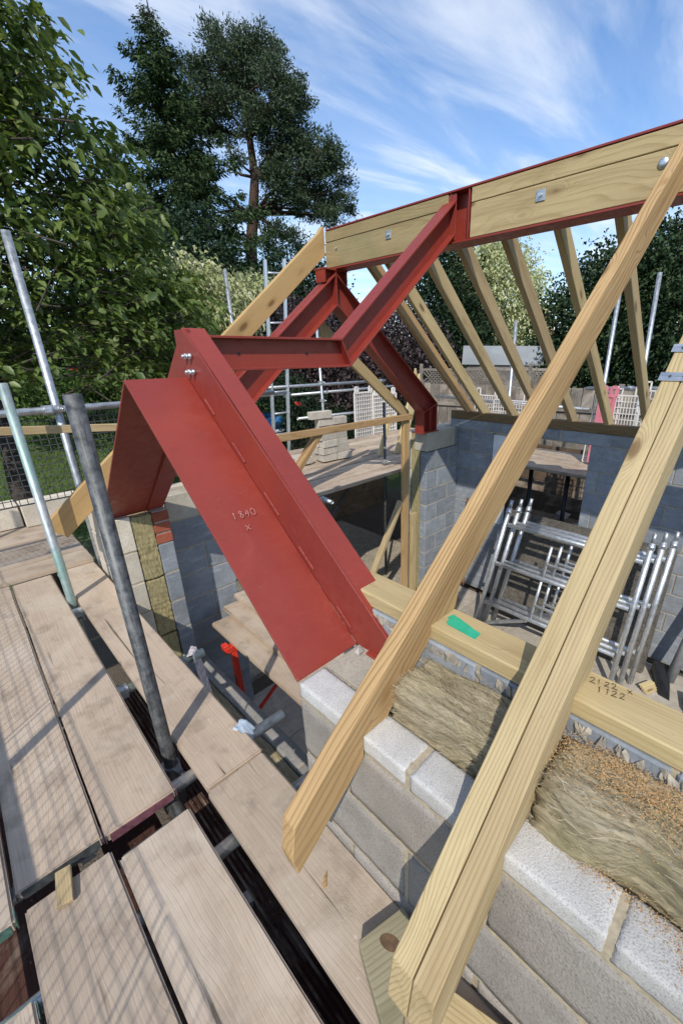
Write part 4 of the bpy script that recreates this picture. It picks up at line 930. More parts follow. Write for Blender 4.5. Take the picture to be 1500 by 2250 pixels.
# far guard rails
FGR = 'far scaffold'
pole('upper far guard rail with a free end, behind the block stack', (3.0, 6.0, 1.03), (6.35, 6.0, 1.02), GALV, (.96,), FGR)
pole('second far guard rail just below the upper one', (4.05, 6.05, .885), (8.2, 6.06, .90), GALV, (.0, .2, .5), FGR)
pole('far guard rail in the lower row with an open end left of the block stack', (4.2, 6.0, .50), (7.6, 6.0, .44), GALV, (), FGR)
pole('left stretch of the far guard rail behind the ladder', (2.0, 6.05, .93), (4.12, 6.05, .91), GALV, (.98,), FGR)
pole('upright tube in front of the copper hedge', (4.80, 6.0, -1.6), (4.72, 6.0, 2.2), GALV, (.62, .7), FGR)
pole('upright tube left of the ladder in front of the pale shrub', (3.36, 6.2, -1.5), (3.34, 6.2, 2.62), GALV, (), FGR)
ld = thing('ladder', 'aluminium ladder standing against the far scaffold', 'ladder', (3.9, 6.0, -1.6))
la0, la1, lb0, lb1 = V((3.62, 6.0, -1.2)), V((3.87, 6.0, 2.78)), V((3.88, 6.0, -1.2)), V((4.20, 6.0, 2.83))
bar('rail', la0, la1, .03, .06, ALU, ld, (0,1,0)); bar('rail', lb0, lb1, .03, .06, ALU, ld, (0,1,0))
for i in range(12):
    q = (i+.5)/12; rod('rung', la0.lerp(la1, q), lb0.lerp(lb1, q-.005), .015, ALU, ld, 10)
brick_guard('white plastic mesh guard hanging behind the block stack', (5.42, 5.9, -.04), (1,0,0), .47, .88, PLW, 8, 12, .0075)
brick_guard('white plastic mesh guard right of the first one behind the block stack', (5.86, 5.86, -.08), (1,-.05,0), .62, .86, PLW, 11, 12, .0075)
bar_p = thing('plank', 'splintered pale plank leaning behind the portal leg', 'plank', (5.0, 4.3, .06))
prism('board', [(4.78, 4.30, .06), (4.98, 4.30, .06), (5.42, 4.34, 1.05), (5.40, 4.34, 1.22), (5.34, 4.34, 1.12), (5.30, 4.34, 1.30), (5.25, 4.34, 1.10)], (0, .04, 0), PLY, bar_p, (.42, 0, 1), (0,1,0), .002)
prism('board', [(4.50, 4.40, .06), (4.58, 4.40, .06), (4.86, 4.42, .62), (4.78, 4.42, .64)], (0, .04, 0), PLY, bar_p, (.42, 0, 1), (0,1,0), .002)
# right-hand scaffold beyond the far wall
RS = 'right-hand scaffold'
pole('tall upright tube between the seventh and eighth far rafters', (6.0, 1.30, -1.6), (6.0, 1.418, 2.33), GALV, (.67,), RS)
pole('upright tube behind the single front rafter, right background', (6.0, 1.80, -1.6), (6.0, 1.807, 2.30), GALV, (.67,), RS)
pole('upright tube in front of the pale tree', (6.0, 3.10, -1.6), (6.0, 3.11, 1.93), GALV, (.66,), RS)
pole('horizontal tube running behind the far rafters', (5.96, -.6, 1.17), (5.96, 2.0, 1.06), GALV, (.35, .8), RS)
pole('horizontal tube left of the pink guard behind the far rafters', (5.92, 1.9, .80), (5.92, 4.4, .83), GALV, (.1, .5), RS)
pole('short horizontal tube with a yellow coupler, low behind the far rafters', (5.96, 1.9, .55), (5.96, 3.6, .53), GALV, (.02,), RS)
pole('upright tube beside the pink guard', (5.85, 1.65, -1.6), (5.85, 1.66, 1.1), GALV, (.8,), RS)
brick_guard('pink plastic mesh guard hung on the right-hand scaffold', (5.80, 1.62, .15), (0,1,0), .16, .85, PINK, 8, 12, .009, True, 'mesh brick guards', (-.03,-.04,0))
brick_guard('white plastic mesh guard right of the pink one', (5.81, 1.30, .15), (0,1,0), .34, .86, PLW, 10, 12, .004, True, 'mesh brick guards', (-.02,.0,0))
brick_guard('white plastic mesh guard behind the pink one', (5.88, 1.58, .12), (0,1,0), .30, .86, PLW, 10, 12, .004, True, 'mesh brick guards', (0,-.05,0))
brick_guard('white plastic mesh guard at the far right', (5.90, .98, .15), (0,1,0), .34, .92, PLW, 8, 10, .004)
brick_guard('white plastic mesh guard between the third and fourth far rafters', (5.9, 2.72, .30), (0,1,0), .58, .55, PLW, 14, 10, .004)
brick_guard('white plastic mesh guard between the second and third far rafters', (5.92, 3.22, .30), (0,1,0), .42, .60, PLW, 10, 10, .004)
for i, x in enumerate((5.32, 5.56, 5.80, 6.04, 6.28)):
    sboard('outside platform board seen through the window, %s from the wall' % ords[i], (x, -1.2), (x, 3.4), .228, .038, BRD if i % 2 else BRD2, None, .10+.003*(i % 2), 'boards outside the window')
pole('black upright under the platform outside the window, left', (5.55, 2.43, -1.75), (5.55, 2.43, .06), DARK, (), RS, .03)
pole('black upright under the platform outside the window, right', (5.55, 1.92, -1.75), (5.55, 1.92, .06), DARK, (), RS, .03)
pole('cross tube under the platform outside the window', (5.42, 1.2, .03), (5.42, 2.75, .03), GALV, (.98,), RS)
def board_fence(label, p0, p1, z0, z1, n, mat, name='fence', horiz=True, group=None, gap=.01):
    t = thing(name, label, 'fence', (p0[0], p0[1], z0), group); p0, p1 = V((p0[0], p0[1], 0)), V((p1[0], p1[1], 0)); d = p1-p0
    if horiz:
        h = (z1-z0)/n
        for i in range(n): bar('board', p0+V((0,0,z0+h*(i+.5))), p1+V((0,0,z0+h*(i+.5)+R.uniform(-.006,.006))), .03, h-gap, mat, t, (0,0,1), .003)
    else:
        wv = d.length/n; u = d.normalized()
        for i in range(n):
            c = p0+u*wv*(i+.5); bar('board', c+V((0,0,z0)), c+V((0,0,z1+R.uniform(-.02,.02))), .02, wv-gap, mat, t, u, .002)
        nn = V((-u.y, u.x, 0))
        for zz in (z0+(z1-z0)*.18, z1-(z1-z0)*.18): bar('arris_rail', p0+nn*.03+V((0,0,zz)), p1+nn*.03+V((0,0,zz)), .04, .07, mat, t)
    for q in (0, .5, 1): c = p0+d*q; bar('post', c+V((0,0,z0-.15)), c+V((0,0,z1+.08)), .09, .09, mat, t, d if d.length else (1,0,0))
    return t
board_fence('dark board retaining fence seen through the window opening', (7.2, -.6), (7.2, 4.0), -1.72, .0, 8, WOODF)
board_fence('brown sleeper retaining wall below the far platform', (2.2, 6.6), (6.6, 6.3), -1.72, -.62, 5, board_mat('brown_sleeper', (.36, .26, .17), (.24, .165, .105)), 'sleeper_wall')
board_fence('old grey close-board fence behind the white mesh guards', (8.9, -1.5), (7.3, 5.8), -1.2, .92, 38, WOODG, 'fence', False)
board_fence('pale board fence far right behind the scaffold', (10.2, -2.5), (9.4, 1.0), -.9, 1.0, 16, WOODG, 'fence', False)
tr = thing('trellis', 'weathered trellis on the garden fence in front of the grey shed roof', 'trellis', (9.5, 5.0, .6))
tb = MB(); ta, tb2 = V((9.25, 3.5, 0)), V((7.75, 6.2, 0)); td = (tb2-ta); tl = td.length; tu = td.normalized()
for i in range(40):
    for sg in (1, -1):
        c = ta+tu*(tl*i/39); e = c+tu*sg*.30
        if 0 <= (e-ta).dot(tu) <= tl: tb.rodq(c+V((0,0,.86)), e+V((0,0,1.16)), .012)
tb.build('lattice', WOODG, tr)
for z in (.84, 1.18): bar('rail', ta+V((0,0,z)), tb2+V((0,0,z)), .04, .05, WOODG, tr)
for q in (0, .25, .5, .75, 1): c = ta+td*q; bar('post', c+V((0,0,-.3)), c+V((0,0,1.30)), .07, .07, WOODG, tr, td)
for z in (.40, .62, .74): bar('gravel_board', ta+V((.02,0,z)), tb2+V((.02,0,z)), .03, .14, WOODG, tr)
sh = thing('shed', 'garden shed with a plain grey sheet roof beyond the trellis', 'shed', (9.8, 5.3, .3))
def nearer(p, k=.80): return (p[0]*k, p[1]*k, 1.49+(p[2]-1.49)*k)
prism('roof', [nearer(p) for p in ((11.72, 7.75, 1.74), (12.80, 5.70, 1.70), (12.86, 5.65, 1.16), (11.76, 7.80, 1.20))], (.05, .03, -.02), ROOFG, sh, (1,-1.9,0), (0,0,1))
prism('roof_back', [nearer(p) for p in ((11.76, 7.78, 1.73), (12.84, 5.73, 1.69), (13.75, 6.2, 1.2), (12.6, 8.3, 1.2))], (0, 0, -.03), ROOFG, sh, (1,-1.9,0), (0,0,1))
prism('wall', [nearer(p) for p in ((11.9, 7.7, .1), (12.85, 5.75, .1), (12.85, 5.75, 1.17), (11.9, 7.7, 1.17))], (.6, .35, 0), WOODG, sh, (1,-1.9,0), (0,0,1))
bar('vent_pipe', nearer((11.85, 7.20, .9)), nearer((11.85, 7.20, 1.52)), .05, .05, GALV, sh)
# rubble outside the window
rr = random.Random(9)
for i in range(12):
    c = V((5.55+rr.uniform(-.45,.6), 1.65+rr.uniform(-.25,.95), -.86+rr.uniform(0,.10))); s = rr.uniform(.05,.11)
    hullobj('rubble_piece', [c+V((rr.uniform(-1,1)*s*1.5, rr.uniform(-1,1)*s, rr.uniform(-.6,.6)*s)) for _ in range(10)], rr.choice([BRICK, BLK, BLKT, BLKS]), '%s rubble piece on the heap outside the window' % (ords+['eleventh','twelfth'])[i], 'rubble', 'rubble outside the window')
rb = MB(); rb.box(5.0, 6.4, 1.2, 3.0, -1.75, -.92); setp(rb.build('spoil_heap', SOIL), 'flat heap of spoil under the outside platform', 'spoil heap', None, 'stuff')
# blue paddling pool seen between ladder rails
bp = thing('paddling_pool', 'blue and white paddling pool on the lawn behind the ladder', 'paddling pool', (4.3, 8.4, -.7))
bmm = bmesh.new(); n = 28
for (z0, z1, mtl, nm) in ((0, .22, BLUEP, 'lower_ring'), (.22, .34, WHITEP, 'white_ring'), (.34, .58, BLUEP, 'upper_ring')):
    bmm = bmesh.new(); r0, r1 = .52, .62
    a = [[bmm.verts.new((rr0*math.cos(6.283*i/n), rr0*math.sin(6.283*i/n), zz)) for i in range(n)] for rr0, zz in ((r0, z0), (r1, (z0+z1)/2), (r0, z1), (r0-.1, (z0+z1)/2))]
    for q in range(4):
        for i in range(n): bmm.faces.new((a[q][i], a[q][(i+1)%n], a[(q+1)%4][(i+1)%n], a[(q+1)%4][i]))
    bmesh.ops.recalc_face_normals(bmm, faces=bmm.faces); mk(nm, mesh_bm(bmm, 0, 1, True), mtl, bp, M.Translation((4.75, 8.3, -.28)))
# ------------------------------------------------------------------ trees
def leaf_mesh(name, P, D, N, L, W, fold=.25, droop=0.0, six=False):
    """vectorised leaves: base P, direction D, normal N, length L, width W"""
    n = len(P); D = D/np.linalg.norm(D, axis=1, keepdims=True); S = np.cross(D, N); S /= (np.linalg.norm(S, axis=1, keepdims=True)+1e-9); N2 = np.cross(S, D)
    L = L[:, None]; W = W[:, None]; dz = np.zeros((n, 3)); dz[:, 2] = -1
    if six:
        pts = np.stack([P, P+D*L*.35+S*W*.5+N2*W*fold*.5+dz*L*droop*.12, P+D*L*.35-S*W*.5+N2*W*fold*.5+dz*L*droop*.12, P+D*L*.72+S*W*.36+N2*W*fold*.4+dz*L*droop*.5, P+D*L*.72-S*W*.36+N2*W*fold*.4+dz*L*droop*.5, P+D*L*.98+dz*L*droop, P+D*L*.5+dz*L*droop*.24], 1)
        base = (np.arange(n)*7)[:, None]; tri = np.array([[0,1,6],[0,6,2],[1,3,6],[2,6,4],[3,5,6],[4,6,5]]); F = (base[:, :, None]+tri[None]).reshape(-1, 3)
    else:
        pts = np.stack([P, P+D*L*.45+S*W*.5, P+D*L+dz*L*droop, P+D*L*.45-S*W*.5], 1)+0
        pts[:, 1] += N2*W*fold*.5; pts[:, 3] += N2*W*fold*.5
        base = (np.arange(n)*4)[:, None]; tri = np.array([[0,1,2],[0,2,3]]); F = (base[:, :, None]+tri[None]).reshape(-1, 3)
    Vv = pts.reshape(-1, 3); me = bpy.data.meshes.new(name)
    me.vertices.add(len(Vv)); me.vertices.foreach_set('co', Vv.ravel()); me.loops.add(F.size); me.loops.foreach_set('vertex_index', F.ravel().astype(np.int32))
    me.polygons.add(len(F)); me.polygons.foreach_set('loop_start', np.arange(len(F), dtype=np.int32)*3); me.polygons.foreach_set('loop_total', np.full(len(F), 3, np.int32)); me.update(calc_edges=True); return me
def unit(a): return a/(np.linalg.norm(a, axis=-1, keepdims=True)+1e-9)
def limbs(name, segs, mat, parent):
    """tapered limbs: list of (p0, p1, r0, r1)"""
    v, f = [], []; n = 8
    for p0, p1, r0, r1 in segs:
        p0, p1 = V(p0), V(p1); d = (p1-p0).normalized(); u = d.cross(V((0,0,1)) if abs(d.z) < .9 else V((1,0,0))).normalized(); w2 = d.cross(u); b = len(v)
        for p, r in ((p0, r0), (p1, r1)):
            for i in range(n): a = 6.2832*i/n; v.append(tuple(p+u*r*math.cos(a)+w2*r*math.sin(a)))
        f += [(b+i, b+(i+1)%n, b+n+(i+1)%n, b+n+i) for i in range(n)]
    me = bpy.data.meshes.new(name); me.from_pydata(v, [], f); me.polygons.foreach_set('use_smooth', [True]*len(f)); return mk(name, me, mat, parent)
def bent(p0, p1, r0, r1, rnd, k=5, wob=.06, sag=0):
    p0, p1 = V(p0), V(p1); L = (p1-p0).length; pts = [p0]
    for i in range(1, k): q = i/k; pts.append(p0.lerp(p1, q)+V((rnd.normal(0,wob), rnd.normal(0,wob), rnd.normal(0,wob*.6)-sag*math.sin(q*3.14)))*L*.35)
    pts.append(p1); return [(pts[i], pts[i+1], r0+(r1-r0)*i/k, r0+(r1-r0)*(i+1)/k) for i in range(k)]
def blob_tree(name, label, cat, base, blobs, n_cl, per, leaf, mat, trunk_r, seed, bark=BARKD, group=None, spread=.22, droop=.2, up=.4, shell=.55, upright=0.0):
    rnd = np.random.default_rng(seed); t = thing(name, label, cat, base, group); base = V(base)
    vol = np.array([b[1][0]*b[1][1]*b[1][2] for b in blobs])**.67; pick = rnd.choice(len(blobs), n_cl, p=vol/vol.sum())
    C = np.array([blobs[i][0] for i in pick]); RR = np.array([blobs[i][1] for i in pick]); u = unit(rnd.normal(size=(n_cl, 3))); rad_ = rnd.uniform(shell, 1.0, n_cl)**.6
    ctr = C+u*RR*rad_[:, None]; ctr = ctr[ctr[:, 2] > base.z+.05]; u = u[:len(ctr)]
    m = len(ctr); P = np.repeat(ctr, per, 0)+rnd.normal(0, spread, (m*per, 3))*np.array([1,1,.75]); out_ = np.repeat(u, per, 0)
    D = unit(rnd.normal(size=P.shape)+out_*.8+np.array([0,0,up])); N = unit(rnd.normal(size=P.shape)*.7+np.array([0,0,.9])+out_*.4)
    ln = leaf*rnd.uniform(.6, 1.25, len(P)); me = leaf_mesh('crown', P, D, N, ln, ln*rnd.uniform(.42, .62, len(P)), .25, droop)
    mk('crown', me, mat, t)
    top = V(np.mean([b[0] for b in blobs], 0)); segs = bent(base-V((0,0,.2)), (base.x*.6+top.x*.4, base.y*.6+top.y*.4, top.z), trunk_r, trunk_r*.4, rnd, 5, .03)
    for i in rnd.choice(m, min(m, 26), replace=False):
        s0 = segs[rnd.integers(1, 5)][0]; segs += bent(s0, ctr[i], trunk_r*.3, .008, rnd, 3, .08)
    limbs('trunk', segs, bark, t); return t
def az(px_d): return px_d
# spruce
def spruce():
    rnd = np.random.default_rng(21); bx, by = 9.15, 20.0; bz = terrain(bx, by); H = 13.25
    t = thing('spruce_tree', 'tall pointed spruce tree behind the leafy tree, left of the pine', 'tree', (bx, by, bz), 'garden trees')
    segs = [((bx, by, bz-.2), (bx+.1, by, 7), .28, .16), ((bx+.1, by, 7), (bx, by, H), .16, .02)]
    P, D, N, Ln = [], [], [], []
    z = 2.2
    while z < H-.1:
        q = (H-z); L = min(3.9, .12+q*.54); nb = 10 if q > 1.2 else 6
        for k2 in range(nb):
            a = rnd.uniform(0, 6.283); l = L*rnd.uniform(.45, 1.15)*(1.12 if math.cos(a-2.3) > .2 else .92); d = np.array([math.cos(a), math.sin(a), 0])
            ns = int(l*30)+6
            for s in rnd.uniform(.2, 1.0, ns):
                c = np.array([bx, by, z])+d*l*s+np.array([0, 0, -.26*l*s+.30*l*s*s*s+rnd.normal(0, .05)])+np.array([-d[1], d[0], 0])*rnd.normal(0, .15*(1.15-s)*min(1.5, l)+.03)
                for _ in range(5):
                    P.append(c+rnd.normal(0, .07, 3)); dd = d*rnd.uniform(.3, 1)+np.array([-d[1], d[0], 0])*rnd.normal(0, .9)+np.array([0, 0, rnd.normal(-.30, .42)]); D.append(dd); N.append(rnd.normal(size=3)+np.array([0,0,.8])); Ln.append(rnd.uniform(.10, .25)*min(1, .45+q*.25))
            if k2 < 5: segs.append(((bx, by, z), tuple(np.array([bx, by, z])+d*l*.9+np.array([0,0,-.1*l])), .03, .008))
        z += .46 if q > 2 else .3
    P, D, N, Ln = map(np.array, (P, D, N, Ln)); mk('crown', leaf_mesh('crown', P, D, N, Ln, Ln*.32, .2, .1), LSP, t); limbs('trunk', segs, BARKD, t)
spruce()
# pine
def at(px_, py_, d):
    v = cr*((px_-851.85)/918.12)-cu*((py_-1135.77)/918.12)+cf; h = math.hypot(v.x, v.y); return V((0,0,1.49))+v*(d/h)
def pine():
    rnd = np.random.default_rng(5); base = at(556, 720, 24); base.z = terrain(base.x, base.y)
    t = thing('pine_tree', 'broad dark Scots pine with a bare reddish trunk and flat layered crown', 'tree', base, 'garden trees')
    tk = [at(556, 720, 24), at(554, 610, 24), at(552, 540, 24), at(556, 470, 24), at(560, 390, 24), at(548, 300, 24), at(535, 210, 24), at(520, 120, 24)]
    tk[0].z = base.z-.3; rs = [.34, .30, .27, .24, .19, .14, .10, .05]
    segs = [(tk[i], tk[i+1], rs[i], rs[i+1]) for i in range(7)]
    blobs = []
    cl = [(480,85,34),(520,110,48),(560,110,42),(600,120,30),(440,160,40),(490,160,52),(545,165,54),(600,165,44),(640,190,26),(430,220,44),(480,230,54),(540,225,54),(600,230,52),(645,235,34),(670,225,16),(420,270,36),(465,285,46),(620,290,48),(660,300,28),(570,280,40),(440,350,24),(515,345,20),(455,410,22),(425,450,20),(600,345,40),(650,340,46),(700,330,38),(735,330,20),(640,380,44),(690,380,50),(735,375,34),(755,400,18),(610,400,36),(670,425,44),(715,430,44),(750,440,26),(768,465,10),(690,465,34),(730,475,28),(640,440,34),(590,450,28),(600,500,24),(640,520,26),(590,540,20),(655,545,20),(500,505,16),(520,470,22)]
    P, D, N, Ln = [], [], [], []
    for (x, y, r) in cl:
        dep = 24+rnd.uniform(-1.6, 1.6); c = at(x, y, dep); rm = r*24/918*1.0
        k = min(range(3, 8), key=lambda i: (tk[i]-c).length + (1.5 if tk[i].z > c.z else 0))
        segs += bent(tk[k], c, .07, .015, rnd, 4, .10)
        nb = max(7, int(30*(rm/1.0)**1.6))
        for _ in range(nb):
            u = unit(rnd.normal(size=3)); tc_ = np.array(c)+u*rm*rnd.uniform(.25, 1.0)*np.array([1, 1, .62])
            if rnd.random() < .5: segs.append((c, V(tc_), .018, .006))
            m = 64; pp_ = tc_+rnd.normal(0, .17, (m, 3))*np.array([1,1,.6]); P.append(pp_); D.append(unit(rnd.normal(size=(m, 3))*.8+u*.5+np.array([0,0,.45]))); N.append(rnd.normal(size=(m, 3))); Ln.append(rnd.uniform(.09, .20, m))
    P, D, N = (np.concatenate(a) for a in (P, D, N)); Ln = np.concatenate(Ln)
    mk('crown', leaf_mesh('crown', P, D, N, Ln, Ln*.32, .2, 0), LPI, t); limbs('trunk', segs, BARK, t)
pine()
# leafy tree at the left, large hanging leaves
def cherry():
    rnd = np.random.default_rng(8); fx, fy = .235, .972; rx, ry = .972, -.235      # toward the tree, and to its right
    b = V((fx*6.9+rx*-1.15, fy*6.9+ry*-1.15, 0)); b.z = terrain(b.x, b.y)
    t = thing('leafy_tree', 'big leafy tree with long hanging leaves filling the left side', 'tree', b, 'garden trees')
    zb = np.array([.2, .55, 1.0, 1.5, 1.96, 2.47, 3.0, 3.45, 3.66, 4.0, 4.37, 4.65, 5.3]); tb_ = np.array([.3, .75, .98, 1.30, 1.55, 1.22, 1.12, .98, .95, .55, .28, .10, -.35])
    segs = bent(b-V((0,0,.3)), b+V((.1, .1, 2.2)), .16, .12, rnd, 4, .02)+bent(b+V((.1,.1,2.2)), (b.x+.2, b.y+.2, 5.4), .12, .03, rnd, 4, .03)
    tips = []
    while len(tips) < 4000:
        z = rnd.uniform(.25, 5.4); bd = np.interp(z, zb, tb_); s = rnd.uniform(-2.6, bd); e = 1.0-.5*max(0, (s+.3))/(bd+.6) if s > -.3 else 1.0
        dd = 6.5+rnd.uniform(-1.0, 1.2)*max(.25, e)
        if z < 1.25 and (s > -1.7 or rnd.random() < .4): continue
        if hsh((s*1.0, z*1.0, dd*.6), 1.5) < -.26: continue
        tips.append((s, dd, z))
    big, P, D, N, Ln = [], [], [], [], []
    for (s, dd, z) in tips:
        c = np.array([fx*dd+rx*s, fy*dd+ry*s, z]); out_ = np.array([rx*(s+1)*.5-fx*.5, ry*(s+1)*.5-fy*.5, 0]); out_ = unit(out_+rnd.normal(0, .5, 3)*np.array([1,1,.2]))
        if rnd.random() < .45 and s < np.interp(z, zb, tb_)-.35: segs.append((V(c-out_*rnd.uniform(.3,.6)-np.array([0,0,rnd.uniform(-.05,.2)])), V(c), .010, .003))
        for k2 in range(10):
            a = rnd.uniform(-1.3, 1.3); d = np.array([out_[0]*math.cos(a)-out_[1]*math.sin(a), out_[0]*math.sin(a)+out_[1]*math.cos(a), rnd.normal(-.25, .6)])
            P.append(c+rnd.normal(0, .055, 3)+out_*rnd.uniform(-.15,.06)); D.append(d); N.append(np.array([0,0,1.0])+rnd.normal(0,.45,3)); Ln.append(rnd.uniform(.05, .13)*(1.25 if rnd.random() < .15 else 1))
    P, D, N, Ln = map(np.array, (P, D, N, Ln))
    order = np.argsort(np.linalg.norm(P-np.array([0,0,1.49]), axis=1)-Ln*4); nb = 280
    sel, rest = order[:nb], order[nb:]
    me = leaf_mesh('foliage', P[rest], D[rest], N[rest], Ln[rest], Ln[rest]*rnd.uniform(.44,.60,len(rest)), .3, .25, True)
    o = mk('foliage', me, LCH, t); o['kind'] = 'stuff'
    lm = leaf_mesh('leaf', np.zeros((1,3)), np.array([[1.,0,0]]), np.array([[0,0,1.]]), np.array([1.]), np.array([.5]), .3, .2, True); lm.materials.append(LCH1)
    for i in sel:
        mw = frame(P[i], D[i], N[i]) @ M.Scale(Ln[i], 4); mk('leaf', lm, None, t, mw)
    limbs('trunk', segs, BARKD, t)
def leaf1():
    m, t, b = newmat('single_leaf'); i = nd(t, 'ShaderNodeObjectInfo').outputs['Random']
    col = ramp(t, i, [(0.0, (.06,.105,.02)), (.7, (.13,.185,.042)), (1.0, (.20,.25,.08))]); lnk(t, col, b.inputs['Base Color']); b.inputs['Roughness'].default_value = .45
    tr_ = nd(t, 'ShaderNodeBsdfTranslucent', {'Color': col}); mx = nd(t, 'ShaderNodeMixShader', {0: .3, 1: b.outputs[0], 2: tr_.outputs[0]}); lnk(t, mx.outputs[0], t.nodes['Material Output'].inputs['Surface']); return m
LCH1 = leaf1(); cherry()
def gz(p): return (p[0], p[1], terrain(p[0], p[1]))
def A(x, y, d): return tuple(at(x, y, d))
# pale variegated shrub behind the leafy tree
blob_tree('variegated_shrub', 'cream and green variegated shrub right of the leafy tree', 'shrub', gz(A(450,700,9.5)), [(A(440,650,9.5),(.75,.75,.45)), (A(500,700,9.2),(.5,.5,.35)), (A(400,610,9.8),(.6,.6,.4)), (A(465,740,9.2),(.5,.5,.4)), (A(530,640,10.5),(.45,.45,.25)), (A(570,625,11),(.3,.3,.12))], 420, 16, .11, LDW, .06, 31, droop=.5, up=.0, spread=.13, group='garden shrubs')
blob_tree('broadleaf_bush', 'sunny green bush behind the pine trunk', 'bush', gz(A(530,640,21)), [(A(520,630,21),(1.1,1.1,.9)), (A(480,640,20),(1.2,1.2,.9))], 300, 16, .16, LGR, .08, 32, group='garden shrubs')
blob_tree('broadleaf_bush', 'dark bush below the spruce, left of the pine trunk', 'bush', gz(A(440,600,18)), [(A(430,560,18),(1.4,1.4,1.5)), (A(380,600,17),(1.6,1.6,1.6)), (A(465,600,18),(.9,.9,1.0)), (A(330,650,16),(2,2,1.8))], 700, 18, .16, LYE, .12, 33, group='garden shrubs')
blob_tree('evergreen_tree', 'dark evergreen behind the left gable rafter', 'tree', gz(A(650,700,17)), [(A(640,600,17),(1.0,1.0,.9)), (A(690,640,17),(1.0,1.0,1.0)), (A(620,660,17.5),(1.1,1.1,1.0)), (A(700,700,16.5),(1.2,1.2,1.2))], 800, 18, .13, LYE, .15, 34, group='garden trees')
blob_tree('copper_beech_hedge', 'dark purple copper hedge behind the far guard rails', 'hedge', gz(A(720,800,11.8)), [(A(620,720,12.3),(.9,.9,.75)), (A(680,760,11.8),(1.0,.9,1.0)), (A(760,780,11.3),(1.2,.9,1.1)), (A(840,810,11.1),(1.1,.9,.9)), (A(890,760,11.5),(.9,.9,.8)), (A(700,850,11.3),(1.2,.9,.9)), (A(800,850,10.9),(1.1,.9,.8)), (A(640,820,11.9),(.9,.9,.9)), (A(930,800,11.8),(.8,.8,.8))], 2500, 16, .10, LBE, .1, 35, spread=.15, droop=.2, up=.1, shell=.75)
blob_tree('evergreen_tree', 'dark conical yew behind the far rafters, left of the pale tree', 'tree', gz(A(985,760,14.5)), [(A(985,640,14.5),(.95,.95,1.2)), (A(965,590,14.5),(.6,.6,.8)), (A(1010,720,14.3),(1.1,1.1,1.1)), (A(945,700,14.2),(1.2,1.2,1.2)), (A(1010,790,14),(1.2,1.2,.9))], 900, 20, .13, LYE, .14, 36, up=.9, group='garden trees')
blob_tree('pale_tree', 'bright cream-leaved tree between the far rafters', 'tree', gz(A(1090,780,17)), [(A(1090,640,17),(1.5,1.5,1.6)), (A(1050,585,17),(1.1,1.1,.9)), (A(1130,680,17),(1.1,1.1,1.3)), (A(1040,680,17),(1.1,1.1,1.2)), (A(1100,740,17),(1.4,1.4,.8)), (A(1085,570,17),(.6,.6,.5)), (A(1160,720,17),(.6,.6,.8))], 1700, 18, .13, LPA, .16, 37, spread=.2, droop=.35, up=.1, group='garden trees')
blob_tree('evergreen_tree', 'dark spreading evergreen behind the right-hand rafters', 'tree', gz(A(1330,800,12)), [(A(1300,680,12),(1.1,1.1,1.1)), (A(1380,640,12),(1.2,1.2,1.2)), (A(1460,620,12),(1.1,1.1,1.2)), (A(1240,740,12),(.9,.9,.9)), (A(1330,760,11.8),(1.3,1.3,1.0)), (A(1430,750,11.8),(1.4,1.4,1.1)), (A(1210,780,12),(.6,.6,.5)), (A(1480,700,11.5),(1.2,1.2,1.3)), (A(1270,800,11.6),(.9,.9,.6)), (A(1455,560,12),(.6,.6,.5)), (A(1500,560,12),(.7,.7,.6)), (A(1330,620,12.2),(.6,.6,.5))], 1900, 20, .12, LDK, .16, 38, spread=.17, droop=.3, up=.5, group='garden trees')
blob_tree('rose_bush', 'dark rose bush behind the ladder with a few red blooms', 'bush', gz(A(640,900,9.6)), [(A(620,860,9.6),(.5,.5,.4)), (A(670,910,9.4),(.6,.6,.5)), (A(720,930,9.4),(.6,.5,.4)), (A(600,920,9.8),(.6,.6,.5))], 420, 14, .075, LYE, .03, 39, spread=.12)
blob_tree('flower_border', 'leafy border plants under the leafy tree with red flowers', 'plants', gz(A(170,840,12)), [(A(130,850,12),(1.0,.6,.35)), (A(200,835,12.5),(1.0,.6,.35)), (A(260,845,12),(.8,.6,.35)), (A(60,860,11),(.9,.6,.5))], 420, 16, .12, LGR, .03, 40, spread=.14)
rn = np.random.default_rng(4)
def blooms(label, centres, n):
    t = thing('rose_bloom', label, 'flower', centres[0], 'red flowers in the garden'); pts = np.array([np.array(c)+rn.normal(0,.022,3) for c in centres for _ in range(n)])
    mk('petals', leaf_mesh('petals', pts, unit(rn.normal(size=pts.shape)), unit(rn.normal(size=pts.shape)), np.full(len(pts), .055), np.full(len(pts), .05)), LRO, t)
blooms('red rose bloom behind the ladder', [A(652,886,8.75)], 9); blooms('red flowers in the border under the leafy tree', [A(160,812,11.5), A(170,816,11.5)], 8)
board_fence('terracotta garden fence panel beyond the lawn on the left', A(195,820,19)[:2], A(275,815,19)[:2], terrain(*A(195,820,19)[:2]), terrain(*A(195,820,19)[:2])+.75, 9, plain('terracotta_stain', (.28, .11, .06), .8), 'fence', False)
blob_tree('broadleaf_bush', 'dark bushes at the back of the left garden', 'bush', gz(A(100,780,20)), [(A(60,740,20),(2.2,1.5,1.6)), (A(180,740,22),(2.4,1.5,1.6)), (A(300,750,23),(2.4,1.5,1.5)), (A(420,700,24),(2.2,1.5,2.0)), (A(-60,720,20),(2.4,1.6,1.8))], 1100, 16, .2, LYE, .1, 41, group='garden shrubs')
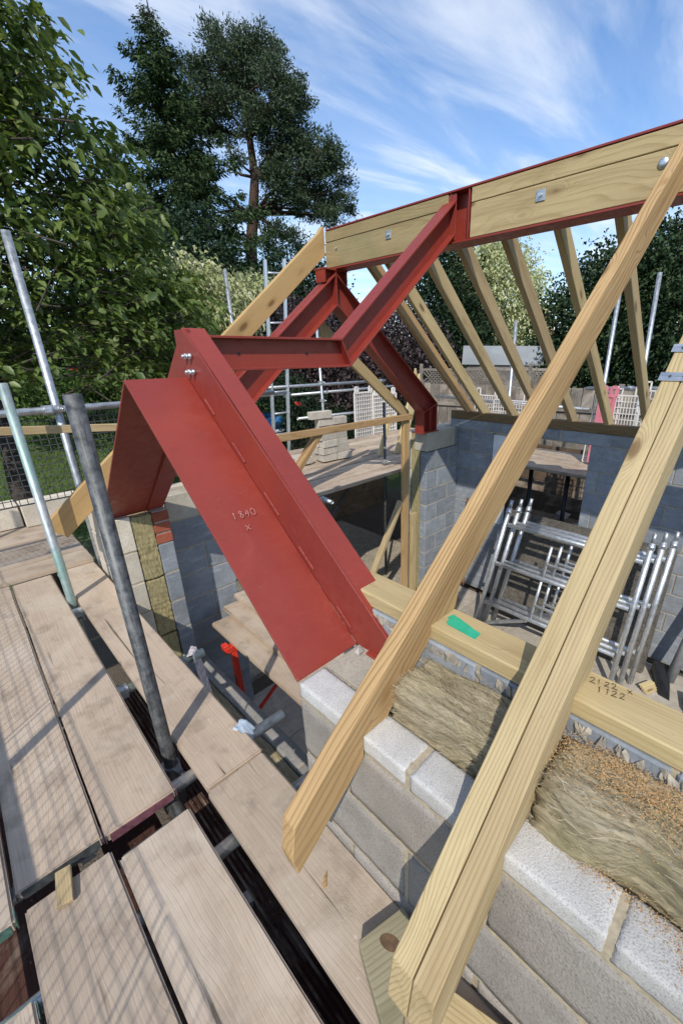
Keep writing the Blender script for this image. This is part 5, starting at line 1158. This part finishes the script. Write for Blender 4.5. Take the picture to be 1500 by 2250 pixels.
# dark far belt of trees that closes the horizon
def belt():
    rnd = np.random.default_rng(77); P = []
    for a in np.arange(-35, 125, .55):
        r = 62+6*math.sin(a*.3)+rnd.uniform(-3,3); h = 2.6+1.6*abs(math.sin(a*.17+1))+rnd.uniform(-.5,.5); c = np.array([r*math.sin(rad(a)), r*math.cos(rad(a)), .3])
        m = 60; P.append(c+np.stack([rnd.normal(0,1.0,m), rnd.normal(0,1.0,m), rnd.uniform(0,h,m)], 1))
    P = np.concatenate(P); L = rnd.uniform(.5, 1.0, len(P)); me = leaf_mesh('far_trees', P, unit(rnd.normal(size=P.shape)+np.array([0,0,.4])), unit(rnd.normal(size=P.shape)), L, L*.6)
    setp(mk('far_trees', me, LDK), 'distant dark belt of trees along the horizon', 'trees', None, 'stuff')
belt()
hs = thing('distant_house', 'tiny distant brick house between the pale tree and the dark evergreen', 'house', (41, 18.5, .3))
prism('wall', [(40.4, 19.6, .3), (41.4, 17.6, .3), (41.4, 17.6, 4.2), (40.4, 19.6, 4.2)], (2, 1, 0), BRICK, hs, (1,-2,0), (0,0,1))
prism('roof', [(40.3, 19.7, 4.2), (41.5, 17.5, 4.2), (41.9, 18.3, 4.9), (41.2, 19.6, 4.9)], (1.4, .7, 0), plain('brown_tiles', (.16, .10, .075), .8), hs, (1,-2,0), (0,0,1))
mk('chimney', box_mesh(41.2, 41.7, 18.4, 18.9, 4.6, 5.4, .02), BRICK, hs)
# grass tufts on the visible lawn
def grass():
    rnd = np.random.default_rng(12); n = 42000; a = rnd.uniform(rad(1), rad(34), n); r = rnd.uniform(8.5, 20, n); x, y = r*np.sin(a), r*np.cos(a)
    z = np.array([terrain(p, q) for p, q in zip(x, y)]); P = np.stack([x, y, z-.01], 1); D = unit(rnd.normal(0,.35,(n,3))+np.array([0,0,1])); L = rnd.uniform(.05, .16, n)
    setp(mk('grass', leaf_mesh('grass', P, D, unit(rnd.normal(size=(n,3))), L, L*.12, 0, .1), GRASS), 'long green lawn grass in the garden', 'grass', None, 'stuff')
grass()
